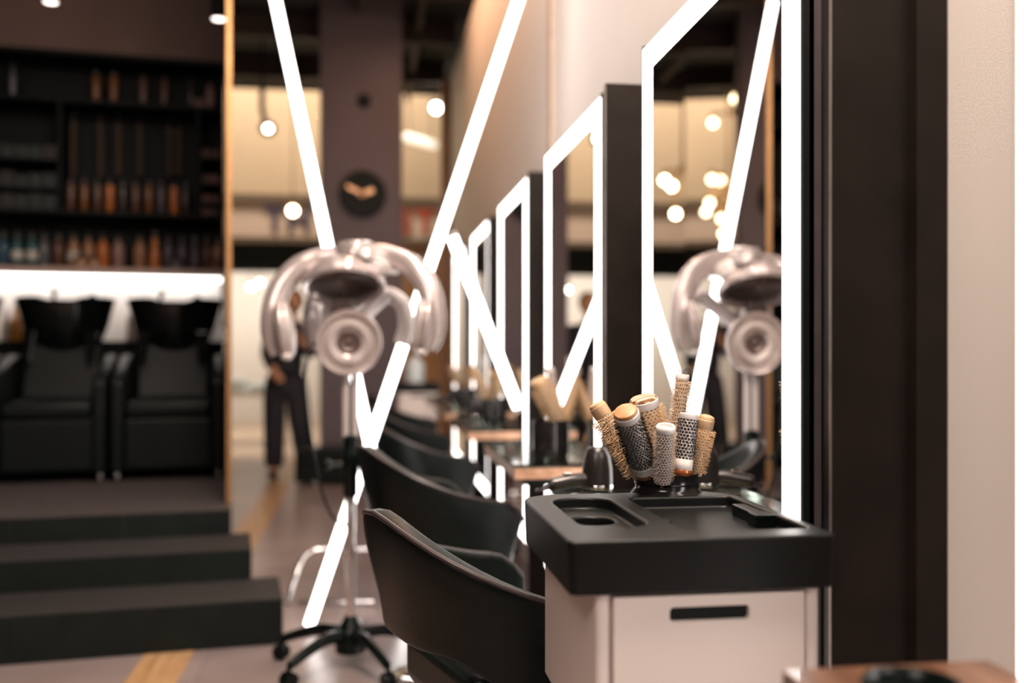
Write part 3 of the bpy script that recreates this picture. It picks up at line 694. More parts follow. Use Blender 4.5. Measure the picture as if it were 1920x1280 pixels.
# ------------------------------------------------------------------ hair processor on wheeled stand
HZ = 3.67
def hair_processor():
    cx, cy = -0.063, 3.68
    t = thing('hair_processor', 'silver hair processor with curved heater arms on a wheeled stand', 'hair dryer', (cx, cy, 0))
    TT = Matrix.Translation((cx, cy, 0))
    bm = B(); lathe(bm, [(0.045, 0.055), (0.055, 0.06), (0.058, 0.12), (0.045, 0.15), (0.028, 0.175), (0.022, 0.19)], 32, TT); obj('hub', bm, M_blk_plastic, t, smooth_=True, world=True)
    for k in range(5):
        a = math.radians(225 + 72 * k); d = Vector((math.cos(a), math.sin(a), 0)); o0 = Vector((cx, cy, 0))
        pts = [o0 + d * 0.04 + Vector((0, 0, 0.125)), o0 + d * 0.12 + Vector((0, 0, 0.128)), o0 + d * 0.21 + Vector((0, 0, 0.105)), o0 + d * 0.285 + Vector((0, 0, 0.078))]
        s = spline(pts, 6); rr = [lerp(0.026, 0.016, i / (len(s) - 1)) for i in range(len(s))]
        bm = B(); tube(bm, s, rr, 14, flat=0.85); l = obj('leg', bm, M_blk_plastic, t, smooth_=True, world=True)
        e = o0 + d * 0.29
        side = Vector((-d.y, d.x, 0))
        bm = B()
        for sgn in (-1, 1):
            lathe(bm, [(0.020, -0.007), (0.028, -0.006), (0.030, 0), (0.028, 0.006), (0.020, 0.007)], 20, Matrix.Translation(e + side * 0.014 * sgn + Vector((0, 0, 0.030))) @ zalign(side))
        tube(bm, [e + Vector((0, 0, 0.03)), e + Vector((0, 0, 0.085))], 0.009, 10)
        obj('caster', bm, M_blk_plastic, l, smooth_=True, world=True)
    bm = B(); tube(bm, [(cx, cy, 0.17), (cx, cy, 0.66)], 0.017, 20); obj('lower_pole', bm, M_chrome, t, smooth_=True, world=True)
    bm = B(); lathe(bm, [(0.018, 0.62), (0.026, 0.63), (0.026, 0.70), (0.030, 0.71), (0.030, 0.78), (0.026, 0.79), (0.026, 0.845), (0.018, 0.85)], 24, TT); sl = obj('height_clamp', bm, M_blk_plastic, t, smooth_=True, world=True)
    bm = B(); tube(bm, [(cx - 0.025, cy - 0.01, 0.745), (cx - 0.070, cy - 0.02, 0.745)], 0.007, 10); ellipsoid(bm, (cx - 0.080, cy - 0.022, 0.745), 0.016, 0.016, 0.016, 14, 8); obj('clamp_knob', bm, M_blk_plastic, sl, smooth_=True, world=True)
    for dx in (-0.018, 0.016):
        bm = B(); tube(bm, [(cx + dx, cy, 0.84), (cx + dx, cy, 1.12)], 0.0125, 18); obj('upper_pole', bm, M_silver2, t, smooth_=True, world=True)
    H = lambda px, py, dz=0: W(px, py, HZ + dz)
    # lower ring heater facing the camera
    c = H(654, 642, -0.08)
    Mx = Matrix.Translation(c) @ zalign((0.02, -1, -0.05))
    bm = B(); lathe(bm, [(0.05, -0.07), (0.095, -0.06), (0.118, -0.02), (0.121, 0.0), (0.116, 0.010), (0.108, 0.008), (0.098, -0.012), (0.090, -0.016)], 48, Mx, cap1=False); lo = obj('ring_heater', bm, M_silver, t, smooth_=True, world=True)
    bm = B(); lathe(bm, [(0.090, -0.016), (0.076, 0.0), (0.070, 0.006), (0.060, 0.004), (0.052, -0.008), (0.046, -0.010)], 48, Mx, cap0=False, cap1=False); obj('inner_ring', bm, M_silver2, lo, smooth_=True, world=True)
    bm = B(); lathe(bm, [(0.046, -0.010), (0.036, -0.002), (0.030, -0.008), (0.018, -0.012), (0.01, -0.004)], 36, Mx, cap0=False); obj('heater_core', bm, M_mesh, lo, smooth_=True, world=True)
    # neck
    a = H(640, 616); b = H(640, 560)
    bm = B(); box(bm, a.x - 0.035, a.x + 0.035, a.y - 0.03, a.y + 0.03, a.z, b.z); obj('neck', bm, M_mesh, t, world=True, bevel=0.006)
    for px in (612, 668):
        a = H(px, 620, 0.01); b = H(px - 4, 575, 0.01)
        bm = B(); tube(bm, [a, b], [0.03, 0.018], 14, flat=0.6); obj('neck_bracket', bm, M_silver2, t, smooth_=True, world=True)
    # crown heater
    c = H(645, 538, -0.04)
    Mx = Matrix.Translation(c) @ zalign((0.03, -0.40, -0.92))
    bm = B(); lathe(bm, [(0.06, -0.075), (0.12, -0.06), (0.148, -0.02), (0.152, 0.0), (0.146, 0.010), (0.132, 0.004), (0.124, -0.012)], 56, Mx, cap1=False); cr = obj('crown_heater', bm, M_silver, t, smooth_=True, world=True)
    prof = []
    for i in range(15):
        r = 0.124 - i * 0.0080; prof += [(r, -0.012 - 0.0012 * i), (r - 0.004, -0.017 - 0.0012 * i)]
    bm = B(); lathe(bm, prof, 56, Mx, cap0=False); obj('heater_grille', bm, M_mesh, cr, smooth_=True, world=True)
    # cap on top
    c = H(672, 502, 0.03)
    bm = B(); lathe(bm, [(0.05, -0.03), (0.145, -0.022), (0.150, 0.0), (0.138, 0.028), (0.10, 0.050), (0.06, 0.064), (0.02, 0.068)], 48, Matrix.Translation(c), sy=0.8); cp = obj('top_housing', bm, M_silver2, t, smooth_=True, world=True)
    c2 = H(668, 472, 0.0)
    bm = B(); lathe(bm, [(0.055, -0.03), (0.075, -0.02), (0.075, 0.015), (0.06, 0.035), (0.03, 0.042)], 36, Matrix.Translation(c2)); obj('top_cap', bm, M_silver, cp, smooth_=True, world=True)
    c3 = H(686, 470, -0.09)
    bm = B(); lathe(bm, [(0.03, -0.02), (0.036, -0.012), (0.036, 0.012), (0.028, 0.016), (0.02, 0.01)], 24, Matrix.Translation(c3) @ zalign((0.1, -1, 0.3))); obj('control_knob', bm, M_silver2, cp, smooth_=True, world=True)
    # curved arms with side heaters
    for nm, pl_, pad, pdz in (('left', ((640, 478, 0), (600, 484, 0), (560, 502, -0.02), (528, 538, -0.04), (512, 585, -0.06), (510, 630, -0.06), (522, 664, -0.06)), (530, 618), -0.06),
                              ('right', ((690, 472, 0), (730, 480, 0), (770, 498, -0.02), (800, 533, -0.04), (814, 580, -0.06), (815, 622, -0.06), (803, 654, -0.06)), (797, 610), -0.05)):
        s = spline([H(*p) for p in pl_], 8); n = len(s)
        rr = [0.020 + 0.008 * math.sin(PI * i / (n - 1)) for i in range(n)]
        bm = B(); tube(bm, s, rr, 18, flat=1.6, up=(0, 1, 0)); ar = obj('heater_arm', bm, M_silver, t, smooth_=True, world=True)
        sg_ = 1 if nm == 'left' else -1
        c = H(pad[0], pad[1], pdz)
        Mp = Matrix.Rotation(0.14 * -sg_, 4, 'Y')
        bm = B(); ellipsoid(bm, c, 0.034, 0.075, 0.112, 24, 16, Mp); obj('side_heater', bm, M_silver, ar, smooth_=True, world=True)
        bm = B(); ellipsoid(bm, c + Vector((0.020 * sg_, -0.004, 0.002)), 0.026, 0.058, 0.100, 24, 16, Mp); obj('heater_lens', bm, M_silver2, ar, smooth_=True, world=True)
        e = H(pad[0] + 7 * sg_, pad[1] + 50, pdz - 0.03)
        bm = B(); ellipsoid(bm, e, 0.022, 0.02, 0.016, 16, 10); obj('end_button', bm, M_silver2, ar, smooth_=True, world=True)
    # rear arms
    for pl_, pad in ((((620, 500, 0.1), (596, 530, 0.17), (588, 570, 0.2), (590, 610, 0.2)), (588, 606)), (((668, 606, 0.06), (700, 572, 0.14), (728, 552, 0.18), (755, 572, 0.2), (762, 610, 0.2), (752, 645, 0.2)), None)):
        s = spline([H(*p) for p in pl_], 8)
        bm = B(); tube(bm, s, 0.020, 16, flat=1.5, up=(0, 1, 0)); ar = obj('heater_arm', bm, M_silver2, t, smooth_=True, world=True)
        if pad:
            bm = B(); ellipsoid(bm, H(pad[0], pad[1], 0.2), 0.045, 0.05, 0.105, 22, 14); obj('side_heater', bm, M_silver2, ar, smooth_=True, world=True)
    # coiled lead and hanging mains cable
    pts = []
    for i in range(160):
        f = i / 159; c = H(784, lerp(560, 655, f), -0.03); a = f * 14 * 2 * PI
        pts.append(c + Vector((0.011 * math.cos(a), 0.011 * math.sin(a), 0)))
    bm = B(); tube(bm, pts, 0.003, 6); obj('coiled_lead', bm, M_case, t, smooth_=True, world=True)
    bm = B(); tube(bm, spline([H(590, 640, 0.1), H(572, 700, 0.06), H(580, 800, 0), H(598, 900, 0), H(622, 965, 0), H(652, 985, 0)], 10), 0.005, 8); obj('mains_cable', bm, M_blk_plastic, t, smooth_=True, world=True)
    return t
hair_processor()
# chrome footrest behind the stand
fr = thing('footrest', 'bent chrome floor footrest behind the hair processor stand', 'footrest', W(600, 1120, 4.55).xy.to_3d())
zc = 4.5
g = lambda px, py, z_=zc: W(px, py, z_)
pts = [g(541, 1128, 4.52), g(552, 1090, 4.55), g(566, 1052, 4.6), g(585, 1034, 4.62), g(615, 1029, 4.64), g(690, 1029, 4.64)]
for p in pts: p.z = max(p.z, 0.016)
bm = B(); tube(bm, spline(pts, 8), 0.013, 12); obj('tube_frame', bm, M_chrome, fr, smooth_=True, world=True)
a, b = g(560, 1135, 4.52), g(700, 1135, 4.52); a.z = b.z = 0.016
bm = B(); tube(bm, [a, b], 0.013, 12); obj('floor_bar', bm, M_chrome, fr, smooth_=True, world=True)

# ------------------------------------------------------------------ shampoo platform
AL = math.radians(7.5)
O = Vector((-0.652, 4.934, 0)); E1 = Vector((math.cos(AL), math.sin(AL), 0)); E2 = Vector((-math.sin(AL), math.cos(AL), 0))
MS = Matrix(((E1.x, E2.x, 0, O.x), (E1.y, E2.y, 0, O.y), (0, 0, 1, 0), (0, 0, 0, 1)))
def sa(px, b):
    u = (px - 960) / F; p = O + E2 * b
    xc0 = CT * p.x - ST * p.y; zc0 = ST * p.x + CT * p.y
    return (u * zc0 - xc0) / ((CT * E1.x - ST * E1.y) - u * (ST * E1.x + CT * E1.y))
def szc(a, b):
    p = O + E1 * a + E2 * b; return ST * p.x + CT * p.y
def sz(py, a, b): return CAMZ + (HORIZON - py) / F * szc(a, b)
def sbox(bm, *a): box(bm, *a, M=MS)
ZP = 0.42
def tiles(bm, a0, a1, b, z0, z1, n):
    for i in range(n):
        x0 = lerp(a0, a1, i / n) + 0.002; x1 = lerp(a0, a1, (i + 1) / n) - 0.002
        sbox(bm, x0, x1, b - 0.006, b, z0 + 0.003, z1 - 0.004)
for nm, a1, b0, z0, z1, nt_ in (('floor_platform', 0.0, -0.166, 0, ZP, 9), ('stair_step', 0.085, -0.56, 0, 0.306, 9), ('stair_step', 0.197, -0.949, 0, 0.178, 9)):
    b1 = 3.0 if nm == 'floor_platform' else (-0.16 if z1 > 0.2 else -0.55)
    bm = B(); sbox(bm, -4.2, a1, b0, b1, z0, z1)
    s = struct(nm, bm, M_plat_lit if nm == 'floor_platform' else M_step)
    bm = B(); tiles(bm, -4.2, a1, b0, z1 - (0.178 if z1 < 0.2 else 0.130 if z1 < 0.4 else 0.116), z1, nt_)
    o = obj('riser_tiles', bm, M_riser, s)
# mirror partition with brass edge
pt = thing('mirror_partition', 'tall mirror partition seen edge on with brass edge beside the steps', 'partition', O + Vector((0, 0, ZP)))
AP = math.radians(8.0)
MP = Matrix.Translation(O) @ Matrix.Rotation(AP, 4, 'Z')
bm = B(); box(bm, -0.020, -0.004, 0.012, 2.42, ZP, 4.34, MP); obj('panel', bm, M_black, pt, world=True)
bm = B(); box(bm, -0.004, 0.0, 0.012, 2.42, ZP, 4.34, MP); obj('mirror_glass', bm, M_mirror, pt, world=True)
bm = B(); box(bm, -0.022, 0.003, 0.0, 0.012, ZP, 4.34, MP); obj('brass_edge', bm, M_brass, pt, world=True)
# shelving
BS = 2.10   # front of the shelves
L0 = -4.2; R0 = -0.045
zs = {'top': sz(117, 0, BS), 'A': sz(203, 0, BS), 'B': sz(404, 0, BS), 'C': sz(508, 0, BS), 'mid': sz(254, 0, BS)}
bm = B(); sbox(bm, L0, R0, BS, BS + 0.3, zs['top'], 4.34); struct('wall_soffit', bm, M_soffit)
bm = B(); sbox(bm, L0, R0, BS + 0.36, BS + 0.42, ZP, zs['top']); struct('wall_shampoo', bm, M_niche)
su = thing('shelving_unit', 'black wall shelving full of bottles above the shampoo chairs', 'shelf', O + E1 * (-1) + E2 * BS + Vector((0, 0, zs['C'])))
bm = B(); sbox(bm, L0, R0, BS + 0.33, BS + 0.36, zs['C'], zs['top']); obj('back_panel', bm, M_shelf, su, world=True)
for nm in ('A', 'B', 'C'):
    bm = B(); sbox(bm, L0, R0, BS, BS + 0.33, zs[nm] - (0.03 if nm == 'C' else 0.025), zs[nm]); obj('shelf', bm, M_shelf, su, world=True)
bm = B(); sbox(bm, L0, R0, BS - 0.012, BS, zs['C'] - 0.034, zs['C'] + 0.004); obj('shelf_edge', bm, M_shelfedge, su, world=True)
bm = B(); sbox(bm, L0, R0, BS, BS + 0.33, zs['top'] - 0.03, zs['top']); obj('top_board', bm, M_shelf, su, world=True)
bm = B(); sbox(bm, R0 - 0.02, R0, BS + 0.001, BS + 0.355, ZP + 0.9, zs['top']); obj('end_panel', bm, M_shelf, su, world=True)
for px in (112, 372):
    a = sa(px, BS); bm = B(); sbox(bm, a - 0.012, a + 0.012, BS + 0.001, BS + 0.33, zs['B'], zs['A'] - 0.026); obj('upright', bm, M_shelf, su, world=True)
bay0, bay1 = sa(374, BS) + 0.012, R0 - 0.02
ys_r = (296, 344, 380)
for y in ys_r:
    z = sz(y, bay1, BS); bm = B(); sbox(bm, bay0, bay1, BS + 0.005, BS + 0.33, z - 0.012, z); obj('small_shelf', bm, M_shelf, su, world=True)
lb1 = sa(110, BS) - 0.012; lb0 = sa(-30, BS)
ys_l = (298, 352)
for y in ys_l:
    z = sz(y, lb1, BS); bm = B(); sbox(bm, lb0, lb1, BS + 0.005, BS + 0.33, z - 0.012, z); obj('small_shelf', bm, M_shelf, su, world=True)
bm = B(); sbox(bm, L0, R0 - 0.02, BS + 0.20, BS + 0.32, zs['C'] - 0.055, zs['C'] - 0.032)
M_nled = mat('niche_led', (0.9, 0.9, 0.9), 0.5, emis=(1.0, 0.92, 0.86), estr=6)
obj('light_strip', bm, M_nled, su, world=True)
ZC = sz(640, 0, BS)
ct = thing('back_counter', 'dark counter under the lit white niche behind the shampoo bowls', 'counter', O + E1 * (-1) + E2 * BS + Vector((0, 0, ZP)))
bm = B(); sbox(bm, L0, R0, BS - 0.10, BS + 0.355, ZC - 0.04, ZC); obj('counter_top', bm, M_shelf, ct, world=True)
bm = B(); sbox(bm, L0, R0, BS - 0.06, BS + 0.355, ZP, ZC - 0.04); obj('counter_front', bm, M_shelf, ct, world=True)

# bottles
BM = {}
def bcol(n, c, rough=0.25, trans=0.0): BM[n] = mat('bottle_' + n, c, rough, var=0.05, trans=trans)
bcol('amber', (0.20, 0.075, 0.015)); bcol('orange', (0.55, 0.17, 0.04)); bcol('brown', (0.12, 0.055, 0.035)); bcol('teal', (0.03, 0.10, 0.11)); bcol('blue', (0.03, 0.08, 0.13))
bcol('grey', (0.12, 0.12, 0.13)); bcol('mauve', (0.10, 0.075, 0.095)); bcol('tan', (0.38, 0.19, 0.10)); bcol('pink', (0.34, 0.19, 0.17)); bcol('cream', (0.60, 0.47, 0.38)); bcol('white', (0.75, 0.70, 0.67))
bcol('steel', (0.16, 0.22, 0.27)); bcol('dark', (0.05, 0.035, 0.03)); bcol('yellow', (0.65, 0.26, 0.03)); bcol('green', (0.10, 0.30, 0.24))
M_label = mat('bottle_label', (0.62, 0.58, 0.50), 0.6)
bottle_cache = {}
def bottle(label, px, b, zbase, wpx, hpx, col, group, style=0, lab=False, capc='dark'):
    a = sa(px, b); s = szc(a, b) / F; r = wpx * s / 2; h = hpx * s
    p = MS @ Vector((a, b, 0))
    t = thing('bottle', label, 'bottle', (p.x, p.y, zbase), (0, 0, AL), group=group)
    if style == 0: prof = [(0.92, 0), (1, 0.02), (1, 0.55), (0.9, 0.66), (0.45, 0.74), (0.36, 0.78), (0.36, 0.82)]; cap = [(0.42, 0.82), (0.42, 0.93), (0.22, 0.95), (0.22, 1.0)]
    elif style == 1: prof = [(0.9, 0), (1, 0.03), (1, 0.78), (0.85, 0.84), (0.5, 0.86)]; cap = [(0.55, 0.86), (0.55, 0.99), (0.45, 1.0)]
    elif style == 2: prof = [(0.95, 0), (1, 0.02), (0.8, 0.4), (0.5, 0.75), (0.4, 0.80)]; cap = [(0.40, 0.80), (0.34, 0.98), (0.2, 1.0)]
    else: prof = [(0.8, 0), (1, 0.08), (1, 0.7), (0.9, 0.78)]; cap = [(0.98, 0.78), (0.98, 0.97), (0.9, 1.0)]
    bm = B(); lathe(bm, [(x * r, z * h) for x, z in prof], 20); obj('body', bm, BM[col], t, smooth_=True)
    bm = B(); lathe(bm, [(x * r, z * h) for x, z in cap], 16); obj('cap', bm, BM[capc], t, smooth_=True)
    if lab:
        bm = B(); lathe(bm, [(1.015 * r, 0.22 * h), (1.015 * r, 0.46 * h)], 20, cap0=False, cap1=False); obj('paper_label', bm, M_label, t, smooth_=True)
    return t
rowA = [(24, 'grey', 12, 70, 0), (180, 'amber', 15, 62, 1), (213, 'amber', 15, 62, 1), (268, 'brown', 13, 60, 1), (308, 'brown', 13, 60, 1), (358, 'dark', 14, 58, 0), (374, 'pink', 22, 22, 3), (394, 'pink', 17, 60, 0)]
for i, (px, c, wd, h, st) in enumerate(rowA):
    kind = 'squat pink jar' if st == 3 else c + ' bottle'
    bottle('%s, %s from the left on the top shelf' % (kind, ORD[i]), px, BS + 0.12, zs['A'], wd, h, c, 'bottles on the top shelf', st)
rowB = [133, 158, 183, 206, 230, 254, 279, 302, 326, 347]
for i, px in enumerate(rowB):
    c = ('brown', 'amber', 'brown', 'orange', 'dark', 'brown', 'amber', 'mauve', 'orange', 'dark')[i]
    bottle('slim %s bottle with pale foot, %s from the left on the middle shelf' % (c, ORD[i]), px, BS + 0.10, zs['B'], 15, 62, c, 'bottles on the middle shelf', 1, lab=False, capc='dark')
rowC = [(6, 'blue'), (32, 'teal'), (60, 'teal'), (83, 'grey'), (110, 'brown'), (138, 'tan'), (166, 'tan'), (193, 'orange'), (222, 'pink'), (262, 'tan'), (290, 'orange'), (315, 'mauve'), (341, 'mauve'), (365, 'mauve'), (388, 'brown'), (409, 'tan')]
for i, (px, c) in enumerate(rowC):
    bottle('%s pump bottle, %s from the left on the lowest shelf' % (c, ORD[i]), px, BS + 0.10, zs['C'] + 0.001, 21 if c != 'mauve' else 19, 68 + (8 if px == 290 else 0), c, 'bottles on the lowest shelf', 2 if px in (290, 365) else 0, lab=px in (32, 60, 138))
for i, (px, c, wd) in enumerate(((152, 'tan', 26), (176, 'tan', 22), (330, 'mauve', 20), (405, 'amber', 20))):
    bottle('squat %s jar, %s from the left along the lowest shelf edge' % (c, ORD[i]), px, BS + 0.035, zs['C'] + 0.001, wd, 22, c, 'jars on the lowest shelf', 3)
rowD = [(12, 'cream', 18, 60, 0), (32, 'yellow', 26, 74, 2), (60, 'cream', 20, 72, 0), (82, 'green', 18, 62, 0), (250, 'cream', 24, 72, 0), (275, 'steel', 24, 76, 2), (293, 'cream', 16, 70, 1), (312, 'white', 24, 30, 3), (330, 'cream', 16, 66, 0)]
for i, (px, c, wd, h, st) in enumerate(rowD):
    bottle('%s %s, %s from the left in the lit niche' % (c, 'jar' if st == 3 else 'bottle', ORD[i]), px, BS + 0.0, ZC, wd, h, c, 'bottles in the lit niche', st, capc='tan' if c == 'yellow' else 'cream' if c != 'steel' else 'steel')
# colour boxes in the right and left bays
M_bx = [mat('carton_rose', (0.26, 0.13, 0.10), 0.6), mat('carton_tan', (0.30, 0.18, 0.13), 0.6), mat('carton_brown', (0.15, 0.08, 0.06), 0.6)]
M_bxd = [mat('carton_dark', (0.020, 0.015, 0.013), 0.6), mat('carton_green', (0.012, 0.020, 0.018), 0.6)]
def cartons(a0, a1, zbase, n, mats, row, bay, h):
    for i in range(n):
        x0 = lerp(a0, a1, i / n) + 0.003; x1 = lerp(a0, a1, (i + 1) / n) - 0.003
        hh = h * random.uniform(0.75, 1.0)
        bm = B(); box(bm, -(x1 - x0) / 2, (x1 - x0) / 2, -0.05, 0.09, 0, hh)
        o = obj('carton', bm, random.choice(mats), bevel=0.003); p = MS @ Vector(((x0 + x1) / 2, BS + 0.08, 0))
        o.location = (p.x, p.y, zbase); o.rotation_euler = (0, 0, AL)
        tag(o, 'small hair colour carton, %s from the left on the %s shelf of the %s bay' % (ORD[i], row, bay), 'box', 'colour cartons in the %s shelf bay' % bay)
rws = ['lowest', 'second', 'third', 'highest']
for k, y in enumerate((404, 380, 344, 296)):
    cartons(bay0 + 0.004, bay1 - 0.016, (zs['B'] if k == 0 else sz(y, bay1, BS)), 5, M_bx, rws[k], 'right', 0.07 if k else 0.06)
for k, y in enumerate((404, 352, 298)):
    cartons(lb0, lb1 - 0.004, (zs['B'] if k == 0 else sz(y, lb1, BS)), 5, M_bxd, rws[k], 'left', 0.11)
# twisted hair swatches hanging in the middle bay
M_sw = mat('hair_swatch', (0.10, 0.065, 0.045), 0.5)
for i, (px, ang) in enumerate(((137, 0), (188, 0), (222, 0), (262, 0), (318, 0), (335, 0))):
    a = sa(px, BS + 0.2); p = MS @ Vector((a, BS + 0.2, 0)); zt = zs['A'] - 0.03; zb = sz(330, a, BS + 0.2)
    bm = B()
    for ph in (0, PI):
        pts = [Vector((0.010 * math.cos(q * 0.6 + ph), 0.010 * math.sin(q * 0.6 + ph), lerp(zt - zs['B'] - 0.09, zb - zs['B'], q / 40))) for q in range(41)]
        tube(bm, pts, 0.010, 8)
    o = obj('hair_swatch', bm, M_sw, smooth_=True); o.location = (p.x, p.y, zs['B'])
    h = B(); tube(h, [(0, 0, zt - zs['B'] - 0.10), (0, 0, zt - zs['B'] + 0.004)], 0.003, 6); obj('hook', h, M_case, o)
    tag(o, 'twisted hair swatch, %s from the left, hanging above the middle shelf' % ORD[i], 'hair swatch', 'hair swatches in the shelf')

# shampoo chairs
def shampoo_chair(label, a):
    p = MS @ Vector((a, 1.0, ZP))
    t = thing('shampoo_chair', label, 'chair', p, (0, 0, AL), group='black shampoo chairs with basins')
    hw = 0.31
    bm = B(); box(bm, -hw + 0.07, hw - 0.07, 0.03, 0.62, 0.06, 0.36); obj('base_box', bm, M_leather2, t, bevel=0.02, bseg=3)
    bm = B(); box(bm, -hw + 0.075, hw - 0.075, 0.0, 0.60, 0.36, 0.455); obj('seat', bm, M_leather2, t, smooth_=True, bevel=0.03, bseg=4)
    bm = B(); box(bm, -0.215, 0.215, -0.05, 0.05, 0, 0.36)
    for v in bm.verts: v.co = Matrix.Translation((0, 0.50, 0.43)) @ Matrix.Rotation(-0.36, 4, 'X') @ v.co
    bmesh.ops.subdivide_edges(bm, edges=bm.edges[:], cuts=3, use_grid_fill=True)
    obj('backrest', bm, M_leather2, t, smooth_=True, bevel=0.03, bseg=4)
    for s in (-1, 1):
        bm = B()
        for (y, z0, z1) in ((0.0, 0.05, 0.555), (0.08, 0.04, 0.585), (0.45, 0.05, 0.68), (0.58, 0.2, 0.70)): pass
        prof = [(0.0, 0.05), (0.62, 0.05), (0.66, 0.70), (0.58, 0.715), (0.06, 0.60), (0.0, 0.565)]
        x0, x1 = s * hw, s * (hw - 0.075)
        A = [bm.verts.new((x0, y, z)) for y, z in prof]; Bv = [bm.verts.new((x1, y, z)) for y, z in prof]
        bm.faces.new(A); bm.faces.new(list(reversed(Bv)))
        for i in range(6): bm.faces.new((A[i], A[(i + 1) % 6], Bv[(i + 1) % 6], Bv[i]))
        obj('armrest', bm, M_leather2, t, smooth_=True, bevel=0.02, bseg=3)
        bm = B(); lathe(bm, [(0.018, 0), (0.022, 0.004), (0.014, 0.012), (0.012, 0.06)], 16, Matrix.Translation((s * (hw - 0.035), 0.05, 0))); obj('foot', bm, M_chrome, t, smooth_=True)
    # basin
    bm = B(); n = 40
    prof = [(0.12, -0.36), (0.19, -0.31), (0.245, -0.17), (0.280, -0.04), (0.290, 0.0), (0.275, 0.006), (0.25, -0.01), (0.20, -0.14), (0.08, -0.19)]
    lathe(bm, prof, n, Matrix.Translation((0, 0.70, 1.06)), sy=0.80)
    for v in bm.verts:
        d = v.co.y - 0.70
        if d < -0.16 and abs(v.co.x) < 0.13 and v.co.z > 0.95: v.co.z -= 0.03 * (1 - (abs(v.co.x) / 0.13) ** 2)
    ba = obj('basin', bm, M_blk_gloss, t, smooth_=True)
    bm = B(); tube(bm, spline([(-0.10, 0.90, 1.02), (-0.10, 0.90, 1.10), (-0.09, 0.85, 1.125), (-0.075, 0.80, 1.10)], 6), 0.012, 12); obj('mixer_tap', bm, M_blk_gloss, ba, smooth_=True)
    bm = B(); tube(bm, [(0.13, 0.89, 1.02), (0.13, 0.89, 1.075)], 0.014, 12); ellipsoid(bm, (0.13, 0.88, 1.085), 0.022, 0.03, 0.016, 16, 10); obj('hand_shower', bm, M_blk_gloss, ba, smooth_=True)
    bm = B(); box(bm, -0.12, 0.12, 0.62, 0.86, 0.02, 0.74); obj('basin_column', bm, M_blk_plastic, t, bevel=0.015)
    for s in (-1, 1):
        bm = B(); box(bm, s * 0.17 - 0.04, s * 0.17 + 0.04, 0.47, 0.53, 0.66, 0.86)
        for v in bm.verts:
            if v.co.z < 0.7: v.co.x = s * 0.17 + (v.co.x - s * 0.17) * 0.3
        obj('neck_bracket', bm, M_blk_gloss, t, bevel=0.01)
    return t
s0 = shampoo_chair('black shampoo chair with basin beside the brass edged partition', -0.345)
for a, lab in ((-0.985, 'middle black shampoo chair with basin between the lit niche bottles'), (-1.625, 'leftmost black shampoo chair cut off by the left edge')):
    dup(s0, MS @ Vector((a, 1.0, ZP)), (0, 0, AL), lab)

# cylinder downlights over the platform
for px, py, lab in ((410, 37, 'black cylinder downlight hanging beside the brass edge'), (95, 5, 'black cylinder downlight cut off at the top left')):
    b = 0.84; a = sa(px, b); p = MS @ Vector((a, b, 0)); z = sz(py, a, b)
    t = thing('downlight', lab, 'lamp', (p.x, p.y, z), group='cylinder downlights over the platform')
    bm = B(); lathe(bm, [(0.036, 0.004), (0.040, 0), (0.040, 0.24), (0.03, 0.25)], 28, cap0=False); obj('cylinder', bm, M_black, t, smooth_=True)
    bm = B(); lathe(bm, [(0.035, 0.003), (0.02, 0.001)], 28); obj('lens', bm, M_lens, t)
    bm = B(); tube(bm, [(0, 0, 0.25), (0, 0, 4.35 - z)], 0.008, 10); obj('stem', bm, M_black, t, smooth_=True)
    l = bpy.data.lights.new('downlight_beam', 'SPOT'); l.energy = 26; l.color = (1, 0.80, 0.70); l.spot_size = math.radians(62); l.spot_blend = 0.6; l.shadow_soft_size = 0.03
    lo = bpy.data.objects.new('downlight_beam', l); C.objects.link(lo); lo.location = (p.x, p.y, z - 0.01)

# ------------------------------------------------------------------ far lamps
def pendant(label, px, py, zc, r, m=M_bulbw, ceil=4.35, group='bright round pendant lamps far back'):
    p = W(px, py, zc)
    t = thing('pendant_lamp', label, 'lamp', p, group=group)
    bm = B(); ellipsoid(bm, (0, 0, 0), r, r, r, 20, 12); obj('globe', bm, m, t, smooth_=True)
    bm = B(); lathe(bm, [(r * 0.5, r * 0.85), (r * 0.5, r * 1.5), (r * 0.2, r * 1.7)], 16); obj('socket', bm, M_brass, t, smooth_=True)
    bm = B(); tube(bm, [(0, 0, r * 1.6), (0, 0, ceil - p.z)], 0.006, 8); obj('cord', bm, M_black, t)
pendant('warm globe pendant in front of the navy sign letters', 549, 395, 12.0, 0.055, M_bulb)
pendant('lower white globe pendant in the dark shop opening', 484, 495, 14.3, 0.05, ceil=6.9)
pendant('upper white globe pendant in the dark shop opening', 517, 480, 14.3, 0.06, ceil=6.9)
pendant('left dim globe pendant in the bright shop', 470, 538, 15.4, 0.035, ceil=2.7)
pendant('right dim globe pendant in the bright shop', 488, 530, 15.4, 0.035, ceil=2.7)
pendant('white globe pendant high beside the right wall end', 818, 202, 11.5, 0.055)
